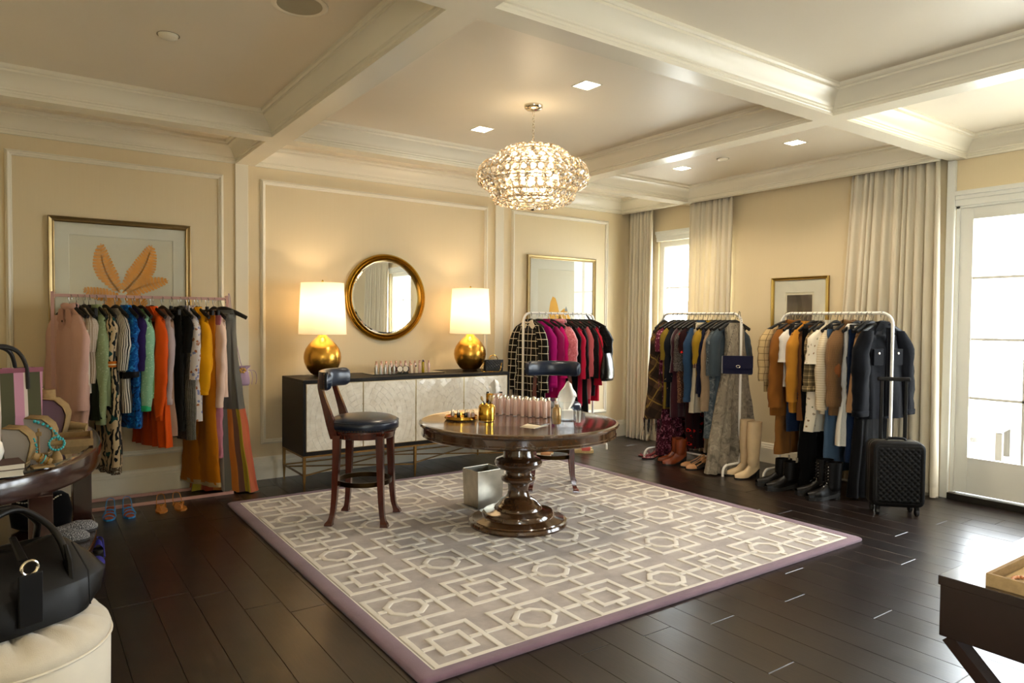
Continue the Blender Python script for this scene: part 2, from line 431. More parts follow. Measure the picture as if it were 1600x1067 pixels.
# ---- floor of dark planks running towards the back wall
def plank_mat():
    n = NT('dark_stained_plank'); oi = n.add('ObjectInfo').outputs['Random']
    v = n.obj((14, 1.1, 1)); off = n.add('VectorMath', {'operation': 'ADD'}); n.t.links.new(v, off.inputs[0])
    cmb = n.add('CombineXYZ', None, i0=n.math('MULTIPLY', oi, 37), i1=n.math('MULTIPLY', oi, 91)); n.t.links.new(cmb.outputs[0], off.inputs[1])
    g = n.noise(off.outputs[0], 5, 6, .62, .6); wear = n.noise(n.obj(), 3.3, 4, .6)
    col = n.ramp(g, [(.25, lin('#0d0806')), (.5, lin('#190f0a')), (.78, lin('#2a1b12'))])
    col = n.mix(n.math('MULTIPLY', oi, .5), col, lin('#0e0907'))
    n.put(Base_Color=col, Roughness=n.math('MULTIPLY_ADD', wear, .22, .2), Coat_Weight=.15, Coat_Roughness=.25)
    n.bump(g, .12, .002); return n.m
M_plank = plank_mat()
M_sub = mat('pale_floor_base', '#cfc6b4', .5)  # pale base slab, visible as thin lines at the plank ends
fl = struct(MB().box(XL-.12, XR+.15, YF-.12, YB+.12, -.1, -.004).build('floor', M_sub))
PW = .1771; K0 = int((2.454-XL)/PW)+1
fixed = {0: 1.663, 1: 2.098, 4: 2.057, 5: 1.696, 6: 2.289, 10: 1.993, 13: 2.288, 17: 2.174, 3: 1.2, 2: .9, 7: 1.1, 8: 1.5, 9: .8, 11: 1.35, 12: .95, 14: 1.5, 15: 1.0}
frng = random.Random(3)
for k in range(-K0, 22):
    x0 = 2.454+PW*k; x1 = x0+PW
    if x0 > XR: break
    a, b = max(x0, XL), min(x1, XR)
    if b-a < .03: continue
    j = fixed.get(k, frng.uniform(.6, 2.4)); ys = [j]
    while ys[-1] < YB: ys.append(ys[-1]+frng.choice((1.6, 1.85, 2.1)))
    while ys[0] > YF: ys.insert(0, ys[0]-frng.choice((1.6, 1.85, 2.1)))
    for q in range(len(ys)-1):
        c, d = max(ys[q], YF), min(ys[q+1], YB)
        if d-c < .05: continue
        e, h = .002, .0025
        L = [[(-(b-a)/2, 0, -h), ((b-a)/2, 0, -h), ((b-a)/2, d-c-h, -h), (-(b-a)/2, d-c-h, -h)], [(-(b-a)/2+e, e, 0), ((b-a)/2-e, e, 0), ((b-a)/2-e, d-c-h-e, 0), (-(b-a)/2+e, d-c-h-e, 0)]]
        mm = MB(); mm.add(L[0]+L[1], [(0, 1, 5, 4), (1, 2, 6, 5), (2, 3, 7, 6), (3, 0, 4, 7), (4, 5, 6, 7)])
        o = mm.build('plank', M_plank, fl); o.location = ((a+b)/2, c, 0)
# ---- ceiling fittings
M_emit = NT('downlight_lens'); M_emit.put(Base_Color=(1, 1, 1), Emission_Color=lin('#fff1d8'), Emission_Strength=14.0); M_emit = M_emit.m
DL = [(2.93, 3.37, 'above the chandelier side nearest the camera'), (2.94, 4.62, 'between chandelier and back wall'), (5.24, 3.40, 'over the coat rack by the suitcase'), (5.24, 4.61, 'over the rack by the narrow window')]
def downlight(x, y, lab):
    t = thing('downlight', 'square recessed ceiling downlight '+lab, 'downlight', (x, y, ZC), 0, 'recessed ceiling downlights')
    mm = MB(); mm.rect_loft([(0, 0), (0, -.003), (.008, -.003), (.01, .004)], -.07, .07, -.07, .07); mm.build('frame', M_trim, t)
    MB().box(-.06, .06, -.06, .06, -.002, .006).build('lens', M_emit, t)
    l = bpy.data.lights.new('downlight_lamp', 'AREA'); l.size = .1; l.energy = 5; l.color = (1, .83, .62); l.spread = radians(130)
    lo = bpy.data.objects.new('downlight_lamp', l); C.objects.link(lo); lo.parent = t; lo.location = (0, 0, -.006)
for x, y, lab in DL: downlight(x, y, lab)
for x, y, q in ((.9, 1.0, 'above the camera'), (2.95, 1.0, 'over the desk'), (5.24, 1.0, 'in front of the glazed door')):  # unseen downlights added to light the near bays
    downlight(x, y, q+', added unseen for light')
t = thing('ceiling_speaker', 'round flush ceiling speaker with tan mesh grille', 'speaker', (1.085, 3.33, ZC))
MB().lathe([(.105, 0), (.105, -.004), (.12, -.007), (.132, -.004), (.132, 0)], 40).build('rim', M_trim, t, True)
MB().lathe([(.105, -.001), (.105, -.004), (.05, -.0055), (.001, -.006)][::-1], 40).build('grille', mat('speaker_mesh', '#b3a88c', .7, bump=.3, bscale=400), t, True)
for x, y, lab in ((.634, 4.095, 'small round white smoke detector on the ceiling over the pink rack'), (5.23, 4.12, 'small round white smoke detector between two downlights by the windows')):
    t = thing('smoke_detector', lab, 'smoke detector', (x, y, ZC), 0, 'ceiling smoke detectors')
    MB().lathe([(.001, -.02), (.03, -.02), (.045, -.014), (.05, -.004), (.05, 0)], 32).build('cover', M_trim, t, True)
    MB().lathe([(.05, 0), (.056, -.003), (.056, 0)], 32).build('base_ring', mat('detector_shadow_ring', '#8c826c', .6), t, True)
# ---- curtains
def curtain_mat():
    n = NT('ivory_curtain_cloth'); uv = n.uv(); wv = n.noise(n.uv((1, 1, 1)), 300, 2); s = n.noise(uv, 3, 2)
    col = n.mix(s, lin('#ebe0c8'), lin('#f2e9d5')); d = n.add('BsdfDiffuse', None, Color=col); tr = n.add('BsdfTranslucent', None, Color=lin('#efe3c8'))
    bp = n.add('Bump', None, Strength=.15, Distance=.002); n.set(bp, 'Height', wv); n.set(d, 'Normal', bp)
    mx = n.add('MixShader', None, i0=.18, i1=d, i2=tr); n.t.links.new(mx.outputs[0], n.out.inputs[0]); return n.m
M_curt = curtain_mat()
def curtain(lab, y0t, y1t, y0b, y1b, nf, seed, x=6.115):
    r = random.Random(seed); N = nf*12; ph = [r.uniform(-.7, .7) for _ in range(nf+2)]; am = [r.uniform(.7, 1.25) for _ in range(nf+2)]
    rings = []
    for k in range(23):
        t = k/22; z = 2.76-t*2.752; row = []
        for i in range(N+1):
            s = i/N; q = max(0, min(nf, nf*(s+(.028*sin(2*pi*s*2.3+seed)+.016*sin(2*pi*s*4.7+2*seed))*sin(pi*s)))); b = min(nf, int(q)); A = (.024+.016*min(1, t*2.2))*(am[b]*(1-q+b)+am[b+1]*(q-b))
            # pinch pleats on top relax into wider folds
            ww = sin(2*pi*q+ph[b]*(1-q+b)*t+ph[b+1]*(q-b)*t)+.25*(1-t)*sin(6*pi*q)+.18*t*sin(2*pi*q*.5+seed)
            u = s+.012*sin(2*pi*q*1.0+1.3)*t
            row.append((x-.035*t+A*ww, (y0t+(y1t-y0t)*u)*(1-t)+(y0b+(y1b-y0b)*u)*t, z))
        rings.append(row)
    o = MB().loft(rings, False).build('curtain', M_curt, None, True, 180)
    sd = o.modifiers.new('solid', 'SOLIDIFY'); sd.thickness = .004; sd.offset = 0
    tag(o, lab, 'curtain', 'floor length ivory curtains')
    hem = MB().loft([[(p[0]-.0035, p[1], z) for p in rings[-1]] for z in (.095, .09, .01)], False).build('hem', M_curt, o, True, 180)
    rail = MB(); rail.box(x-.03, x+.01, min(y0t, y1t), max(y0t, y1t), 2.76, 2.775); rail.build('header_tape', M_curt, o)
    return o
curtain('ivory curtain in the room corner, left side of the narrow window', 6.2, 5.815, 6.18, 5.79, 7, 1)
curtain('ivory curtain on the right side of the narrow window, behind a clothes rack', 5.256, 4.675, 5.28, 4.70, 8, 2)
curtain('wide ivory curtain hanging beside the glazed door, behind the suitcase', 3.39, 2.655, 3.52, 2.60, 11, 3)
curtain('ivory curtain beside the far window, seen only in the round mirror', -.66, -1.75, -.62, -1.8, 12, 4)
# ---- area rug with carved lattice
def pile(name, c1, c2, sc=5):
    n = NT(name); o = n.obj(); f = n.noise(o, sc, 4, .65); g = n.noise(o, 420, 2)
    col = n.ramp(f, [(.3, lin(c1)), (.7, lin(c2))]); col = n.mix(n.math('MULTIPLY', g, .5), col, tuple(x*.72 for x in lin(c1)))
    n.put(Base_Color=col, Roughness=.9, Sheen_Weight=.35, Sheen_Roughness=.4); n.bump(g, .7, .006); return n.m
M_mauve = pile('mauve_pile', '#6f5563', '#88697a'); M_taupe = pile('taupe_silk_pile', '#988d88', '#c8bfb8', 6); M_cream = pile('cream_wool_pile', '#e0d9cd', '#ebe5db')  # taupe noise paints the pile's shimmer and shading patches into its colour
rug = thing('area_rug', 'large square rug with cream lattice on taupe and a mauve border', 'rug', (2.862, 3.945, 0))
RX, RY = 1.622, 1.592
def rr(w, h, r, z, n=6):
    P = []
    for cx, cyy, a0 in ((w-r, h-r, 0), (-w+r, h-r, 90), (-w+r, -h+r, 180), (w-r, -h+r, 270)):
        P += [(cx+r*cos(radians(a0+90*i/n)), cyy+r*sin(radians(a0+90*i/n)), z) for i in range(n+1)]
    return P
m = MB(); m.loft([rr(RX-.082, RY-.062, .01, .004), rr(RX-.082, RY-.062, .01, .02), rr(RX-.07, RY-.055, .015, .023), rr(RX-.015, RY-.015, .02, .023), rr(RX-.004, RY-.004, .025, .017), rr(RX, RY, .03, .008), rr(RX-.004, RY-.004, .03, .0)][::-1])
m.build('border', M_mauve, rug, True, 60)
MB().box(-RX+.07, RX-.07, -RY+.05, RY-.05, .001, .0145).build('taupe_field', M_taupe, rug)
PITCH, SQ, LW = .4517, .176, .031
def lat(name, key, fn, _c={}):
    if key not in _c:
        mm = MB(); fn(mm); o = mm.build(name, M_cream, rug, True, 30); _c[key] = o.data; return o
    o = bpy.data.objects.new(name, _c[key]); C.objects.link(o); o.parent = rug; return o
def sqr(h): return lambda mm: mm.rect_loft([(0, .01), (.003, .0185), (.007, .02), (LW-.007, .02), (LW-.003, .0185), (LW, .01)], -h, h, -h, h)
def octo(mm):
    def ring(r, z): return [(r*cos(pi/8+pi/4*i), r*sin(pi/8+pi/4*i), z) for i in range(8)]
    mm.loft([ring(r, z) for r, z in ((.116, .01), (.112, .0185), (.108, .02), (.086, .02), (.082, .0185), (.078, .01))])
def strut(a, b): return lambda mm: mm.loft([[(-LW/2, y, .01), (-LW/2+.004, y, .02), (LW/2-.004, y, .02), (LW/2, y, .01)] for y in (a, b)], False, False, False)
for i in range(7):
    for j in range(7):
        cx, cyy = (i-3)*PITCH+.005, (j-3)*PITCH; B = (i+j) % 2 == 0
        lat('square_outline', 'S', sqr(SQ)).location = (cx, cyy, 0)
        if B: lat('inner_square', 'B', sqr(.092)).location = (cx, cyy, 0)
        else: lat('octagon_ring', 'O', octo).location = (cx, cyy, 0)
        for q in range(4):
            o = lat('short_bar', 'I%d' % B, strut(.09 if B else .105, SQ-LW+.002)); o.location = (cx, cyy, 0); o.rotation_euler = (0, 0, q*pi/2)
        if j < 6: lat('link_bar', 'L', strut(SQ-.002, PITCH-SQ+.002)).location = (cx, cyy, 0)
        if i < 6:
            o = lat('link_bar', 'L', strut(SQ-.002, PITCH-SQ+.002)); o.location = (cx, cyy, 0); o.rotation_euler = (0, 0, -pi/2)
m = MB(); m.rect_loft([(0, .012), (.002, .019), (.012, .019), (.014, .012)], -RX+.078, RX-.078, -RY+.058, RY-.058); m.build('edge_line', M_cream, rug)
# ---- terrace outside
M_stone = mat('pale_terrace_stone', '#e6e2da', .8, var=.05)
tf = struct(MB().box(6.36, 14, -6, 12, -.12, -.02).build('terrace_floor', M_stone))
# ------------------------------------------------------------------ furniture
def wood(name, c1, c2, rough=.3, coat=.4, sc=(3, 3, 18), spec=.5):
    if name in MATS: return MATS[name]
    n = NT(name); f = n.noise(n.obj(sc), 2.2, 6, .6, .8)
    n.put(Base_Color=n.ramp(f, [(.3, lin(c1)), (.7, lin(c2))]), Roughness=rough, Coat_Weight=coat, Coat_Roughness=.12, Specular_IOR_Level=spec); n.bump(f, .05, .002)
    MATS[name] = n.m; return n.m
M_ebony = wood('ebonised_wood', '#0f0b09', '#1a140f', .5, .0, (2, 14, 14), .22)
M_bronze = mat('aged_bronze', '#8a6a3c', .38, 1, .25, 14)
M_gold = mat('gold_leaf', '#d3a044', .27, 1, .18, 9, .12, 30)
M_goldm = mat('antique_gold', '#b8984e', .26, 1, .06, 20)
M_nickel = mat('polished_nickel', '#d9cfba', .12, 1)
M_brass = mat('bright_brass', '#d6a843', .16, 1)
M_white = mat('white_enamel', '#efebe2', .35)
# ---- credenza with shell-tiled doors
def shell_mat():
    n = NT('capiz_shell'); oi = n.noise(n.obj(), 5, 3); f = n.noise(n.obj((1, 1, 1)), 16, 3)
    n.put(Base_Color=n.ramp(f, [(.3, lin('#ddd6c6')), (.7, lin('#f2eee2'))]), Roughness=.24, Coat_Weight=.5, Coat_Roughness=.1, Sheen_Weight=.2); n.bump(f, .1, .002); return n.m
M_shell = shell_mat()
cr = thing('credenza', 'long black credenza with four pearly shell-tiled doors on bronze legs', 'sideboard', (2.892, 5.63, 0))
W2, D = 1.032, .57
for a, b, nm in ((-W2, -W2+.022, 'side_panel'), (W2-.022, W2, 'side_panel')): MB().box(a, b, 0, D, .29, .892).build(nm, M_ebony, cr, bevel=.002)
MB().box(-W2, W2, -.004, D, .892, .92).build('top', M_ebony, cr, bevel=.003)
MB().box(-W2+.022, W2-.022, 0, D, .29, .322).build('bottom_rail', M_ebony, cr, bevel=.002)
MB().box(-W2+.022, W2-.022, .03, D, .322, .892).build('carcass', M_ebony, cr)
ed = [-1.008, -.507, .0, .507, 1.008]; trng = random.Random(5)
for i in range(4):
    a, b = ed[i]+.0015, ed[i+1]-.0015; z0, z1 = .3235, .888
    d = MB().box(a, b, .003, .024, z0, z1).build('door', mat('shell_backing', '#dcd5c4', .5), cr)
    cx, cz = (ed[1] if i < 2 else ed[3]), .56
    tl = MB(); dr = .047; nr = int(.72/dr)+1
    for k in range(nr):
        r0, r1 = k*dr, (k+1)*dr; ns = max(6, int(2*pi*(r0+dr/2)/.062)); off = trng.random()
        for q in range(ns):
            t0, t1 = 2*pi*(q+off)/ns, 2*pi*(q+1+off)/ns; P = []
            for rr_, t in ((r0+.0004, t0+.012/(k+1)), (r0+.0004, t1-.012/(k+1)), (r1-.0004, t1-.012/(k+1)), (r1-.0004, t0+.012/(k+1))):
                P.append((min(max(cx+rr_*cos(t), a+.004), b-.004), min(max(cz+rr_*sin(t), z0+.004), z1-.004)))
            ar = abs(sum(P[j][0]*P[(j+1) % 4][1]-P[(j+1) % 4][0]*P[j][1] for j in range(4)))/2
            if ar < 2e-5: continue
            tx, tz = trng.uniform(-.03, .03), trng.uniform(-.03, .03); mx, mz = sum(p[0] for p in P)/4, sum(p[1] for p in P)/4
            fr = [(p[0], -.0022+tx*(p[0]-mx)+tz*(p[1]-mz), p[1]) for p in P]
            tl.add(fr+[(p[0], .003, p[1]) for p in P], [(3, 2, 1, 0), (0, 1, 5, 4), (1, 2, 6, 5), (2, 3, 7, 6), (3, 0, 4, 7)])
    o = tl.build('shell_tiles', M_shell, d); o['kind'] = 'stuff'; o['label'] = 'pearly capiz shell tiles set in concentric arcs'
    MB().rect_loft([(0, 0), (.0, .005), (.004, .005), (.004, 0)], a, b, z0, z1, plane_M((0, .003, 0), (1, 0, 0), (0, 0, 1))).build('edge_strip', mat('champagne_edge', '#b09a6c', .3, 1), d)
m = MB(); m.rect_loft([(0, .275), (0, .29), (.022, .29), (.022, .275)], -W2, W2, 0, D); m.build('base_frame', M_bronze, cr)
for x in (-W2+.013, 0, W2-.013):
    for y in (.013, D-.013):
        mm = MB(); mm.loft([[(x+s*r, y+q*r, z) for s, q in ((-1, -1), (1, -1), (1, 1), (-1, 1))] for z, r in ((.276, .0115), (.13, .011), (.03, .0065), (0, .006))], True, True, True); mm.build('leg', M_bronze, cr)
for x in (-W2+.013, W2-.013): MB().bar((x, .02, .125), (x, D-.02, .125), .012, .012).build('stretcher', M_bronze, cr)
for x0, x1 in ((-W2+.013, 0), (0, W2-.013)):
    MB().bar((x0, D-.013, .128), (x1, D-.013, .128), .011, .011).build('stretcher', M_bronze, cr)
    MB().bar((x0, .02, .125), (x1, D-.02, .125), .011, .011).build('cross_bar', M_bronze, cr)
    MB().bar((x0, D-.02, .112), (x1, .02, .112), .011, .011).build('cross_bar', M_bronze, cr)
# ---- gourd table lamps
def shade_mat():
    n = NT('lamp_shade_linen'); wv = n.noise(n.obj((1, 1, 1)), 160, 2)
    d = n.add('BsdfDiffuse', None, Color=lin('#f1e9d8')); tr = n.add('BsdfTranslucent', None, Color=lin('#fff0d6'))
    mx = n.add('MixShader', None, i0=.36, i1=d, i2=tr); n.t.links.new(mx.outputs[0], n.out.inputs[0]); return n.m
M_shade = shade_mat()
M_bulb = NT('warm_bulb'); M_bulb.put(Base_Color=(1, 1, 1), Emission_Color=lin('#ffd9a0'), Emission_Strength=7.0); M_bulb = M_bulb.m
def lamp(x, y, lab):
    t = thing('table_lamp', lab, 'lamp', (x, y, .9205), 0, 'gold gourd lamps on the credenza')
    pr = [(.001, .012), (.07, .012), (.1, .03), (.135, .075), (.155, .125), (.161, .165), (.157, .205), (.143, .245), (.12, .28), (.09, .312), (.062, .336), (.042, .356), (.031, .376), (.027, .4), (.001, .402)]
    MB().lathe(pr, 48).build('base', M_gold, t, True, 60)
    MB().lathe([(.001, 0), (.072, 0), (.074, .006), (.07, .013), (.001, .014)], 36).build('foot', mat('dark_lamp_foot', '#2a1c10', .4), t, True)
    MB().lathe([(.012, .4), (.012, .45), (.018, .452), (.018, .49), (.012, .492)], 20).build('socket', M_goldm, t, True)
    MB().sphere((0, 0, .545), .032, 16, 10, (1, 1, 1.35)).build('bulb', M_bulb, t, True)
    MB().loft([[(r*cos(2*pi*i/56), r*sin(2*pi*i/56), z) for i in range(56)] for r, z in ((.1835, .82), (.2055, .372))]).build('shade', M_shade, t, True, 60)
    m = MB()
    for r, z in ((.1835, .82), (.2055, .372)): MB().tube([(r*cos(2*pi*i/56), r*sin(2*pi*i/56), z) for i in range(57)], .0025, 6, False).build('shade_ring', M_shade, t)
    for k in range(3): m.bar((0, 0, .8), (.183*cos(2*pi*k/3), .183*sin(2*pi*k/3), .815), .003, .003)
    m.build('shade_spider', M_goldm, t)
    MB().tube([(.02*cos(a), 0, .49) for a in (0,)]+[(.045, 0, .55), (.04, 0, .7), (0, 0, .8)], .0025, 6).build('harp', M_goldm, t)
    MB().lathe([(.001, .8), (.004, .8), (.004, .825), (.009, .83), (.01, .838), (.001, .85)], 12).build('finial', M_goldm, t, True)
    l = bpy.data.lights.new('lamp_bulb_light', 'POINT'); l.energy = 5.5; l.color = (1, .76, .5); l.shadow_soft_size = .045
    lo = bpy.data.objects.new('lamp_bulb_light', l); C.objects.link(lo); lo.parent = t; lo.location = (0, 0, .62)
lamp(2.135, 5.94, 'gold gourd table lamp on the credenza, left of the round mirror')
lamp(3.655, 5.94, 'gold gourd table lamp on the credenza, right of the round mirror')
# ---- round mirror
t = thing('wall_mirror', 'round wall mirror in a ridged gold frame above the credenza', 'mirror', (2.887, YB, 1.64))
MM = plane_M((0, 0, 0), (1, 0, 0), (0, 0, 1))
pr = [(.422, 0), (.424, .02), (.42, .036), (.41, .043), (.402, .035), (.399, .024), (.396, .036), (.387, .05), (.379, .038), (.376, .027), (.373, .04), (.366, .053), (.36, .042), (.356, .032), (.352, .02)]
MB().loft([[MM @ Vector((r*cos(2*pi*i/96), r*sin(2*pi*i/96), z)) for i in range(96)] for r, z in pr]).build('frame', M_goldm, t, True, 50)
MB().loft([[MM @ Vector((r*cos(2*pi*i/64), r*sin(2*pi*i/64), z)) for i in range(64)] for r, z in ((.354, .019), (.338, .022), (.001, .022))]).build('mirror_glass', mat('mirror_silver', '#f2f2ee', .0, 1), t, True, 3)
# ---- framed art
def leaf(m, base, tip, w, n=13, z=.0, bend=.1):
    b, e = Vector(base), Vector(tip); d = e-b; L = d.length; d.normalize(); s = Vector((-d.y, d.x))
    def sp(t): return b+d*(L*t)+s*(bend*L*sin(pi*t))
    pts = [sp(i/20) for i in range(21)]
    for i in range(20):
        wa, wb_ = .012*L*(1-i/22)+.002, .012*L*(1-(i+1)/22)+.002; p, q = pts[i], pts[i+1]
        m.add([(*(p+s*wa), z), (*(p-s*wa), z), (*(q-s*wb_), z), (*(q+s*wb_), z)], [(0, 1, 2, 3)])
    for i in range(n):
        t0 = .04+.93*i/n; t1 = t0+.93/n*.86
        for sg in (1, -1):
            wd = w*interp([(0, .45), (.3, 1), (.55, .95), (.8, .62), (1, .12)], t0); up = .32*wd
            p, q = sp(t0), sp(t1); a = p+s*sg*wd+d*up; c = p*.2+q*.8+s*sg*wd*.97+d*up*1.05; mid = (a+c)/2+s*sg*wd*.06
            f = [(*p, z), (*(p*.45+a*.55+d*(-.08*wd)), z), (*a, z), (*mid, z), (*c, z), (*q, z)]
            m.add(f, [tuple(range(6)) if sg < 0 else tuple(reversed(range(6)))])
def picture(lab, M, w, h, fw, matw, frame_mat, art):
    """M maps local (x right, y up, z out of wall); lower-left corner at the origin"""
    t = thing('framed_print', lab, 'picture', M.translation)
    R = M.to_3x3().to_4x4()
    MB().rect_loft([(0, .001), (0, .03), (.006, .034), (.012, .03), (fw*.6, .024), (fw*.8, .028), (fw, .022), (fw, .008)], 0, w, 0, h, R).build('frame', frame_mat, t, True, 25)
    MB().box(fw, w-fw, fw, h-fw, .001, .008, R).build('paper', mat('print_paper', '#dccfb3', .7), t)
    MB().rect_loft([(0, .0082), (0, .0125), (matw, .0125), (matw+.003, .0085)], fw, w-fw, fw, h-fw, R).build('mount', mat('mount_board', '#e2d8c2', .8), t)
    art(t, R)
    MB().box(fw, w-fw, fw, h-fw, .016, .018, R).build('glass', M_pglass, t)
    return t
M_pglass = glass_mat(.03); M_sil = mat('champagne_frame', '#a8946a', .36, 1, .1, 8)
M_orange = mat('orange_print_ink', '#e8930c', .75, var=.06, vscale=30)
def art1(t, R):
    for b, e, w, n, bd in (((.47, .70), (.343, 1.08), .072, 15, .1), ((.49, .70), (.70, 1.09), .085, 18, -.08), ((.52, .70), (.82, .81), .055, 12, .04), ((.47, .67), (.22, .72), .05, 11, .05), ((.50, .68), (.66, .60), .06, 10, .0), ((.47, .66), (.36, .52), .06, 10, 0)):
        mm = MB(); leaf(mm, b, e, w, n, .0088+.0004*len(t.children), bd); mm.build('printed_leaf', M_orange, t, M=R)
picture('large silver-gold frame with orange fern-leaf print behind the pink rack', plane_M((.142, YB, .92), (1, 0, 0), (0, 0, 1)), .986, 1.266, .042, .09, M_sil, art1)
def art2(t, R):
    for pts in ([(.30, .50), (.335, .72), (.37, .79), (.41, .77), (.44, .70), (.50, .50)], [(.44, .50), (.49, .62), (.545, .655), (.60, .60), (.66, .50)]):
        MB().prism([(x, y) for x, y in pts][::-1], .0006, R @ Matrix.Translation((0, 0, .0086))).build('printed_petal', mat('amber_print_ink', '#e3a22c', .75), t)
    MB().prism([(.545, .62), (.57, .68), (.595, .62)][::-1], .0006, R @ Matrix.Translation((0, 0, .0092))).build('printed_bud', mat('grey_print_ink', '#8c8c86', .75), t)
picture('large silver-gold frame with amber petal print above the red clothes rack', plane_M((4.601, YB, .92), (1, 0, 0), (0, 0, 1)), 1.014, 1.25, .042, .11, M_sil, art2)
def art3(t, R):
    MB().box(.168, .437, .23, .56, .0085, .0095, R).build('photograph', mat('dark_photo_ground', '#453a30', .5, var=.35, vscale=12), t)
    g = random.Random(8); mm = MB(); m2 = MB()
    for k in range(34):
        x0, y0 = g.uniform(.26, .3), g.uniform(.24, .30); a = g.uniform(.25, 2.2); L = g.uniform(.06, .24)
        x1, y1 = min(.43, max(.172, x0+L*cos(a))), min(.55, y0+L*sin(a)); s = .0011
        (mm if k % 3 else m2).add([(x0-s, y0, .0098), (x0+s, y0, .0098), (x1+s*.3, y1, .0098), (x1-s*.3, y1, .0098)], [(0, 1, 2, 3)])
    mm.build('printed_stem', mat('straw_print', '#a48c5e', .6), t, M=R); m2.build('printed_leaf', mat('green_print', '#54744a', .6), t, M=R)
picture('small gold frame with dark botanical photograph between the two right racks', plane_M((XR, 4.239, 1.14), (0, -1, 0), (0, 0, 1)), .608, .735, .03, .12, mat('gold_frame', '#a1813f', .36, 1, .1, 10), art3)
# ---- round pedestal table
M_lac = wood('tobacco_lacquer', '#3a2412', '#4f3319', .12, 1.0, (5, 5, 5))
TX, TY = 2.79, 3.885
t = thing('pedestal_table', 'round glossy brown pedestal table in the middle of the rug', 'table', (TX, TY, .021))
def zz(p, dz=-.021): return [(r, z+dz) for r, z in p]
MB().lathe(zz([(.001, .735), (.655, .735), (.668, .739), (.684, .735), (.69, .725), (.686, .716), (.674, .71), (.668, .704), (.668, .668), (.672, .662), (.672, .65), (.66, .642), (.001, .642)][::-1]), 96).build('top', M_lac, t, True, 30)
MB().lathe([(.001, 0), (.34, 0), (.345, .014), (.338, .03), (.322, .036), (.318, .042), (.262, .056), (.252, .06), (.25, .074), (.24, .088), (.226, .092), (.2, .096), (.168, .105), (.163, .118), (.152, .133), (.142, .139), (.136, .15), (.115, .17), (.095, .182), (.086, .188)], 64).build('plinth', M_lac, t, True, 35)
MB().lathe([(.086, .188), (.076, .2), (.069, .23), (.07, .262), (.078, .28), (.1, .288), (.118, .302), (.121, .316), (.113, .33), (.096, .336), (.087, .345), (.085, .362), (.1, .374), (.135, .385), (.16, .405), (.166, .425), (.158, .445), (.135, .455), (.112, .462), (.106, .475), (.104, .53), (.11, .538), (.118, .55), (.116, .563), (.102, .572), (.1, .585), (.14, .6), (.2, .618), (.2, .622)], 56).build('turned_column', M_lac, t, True, 35)
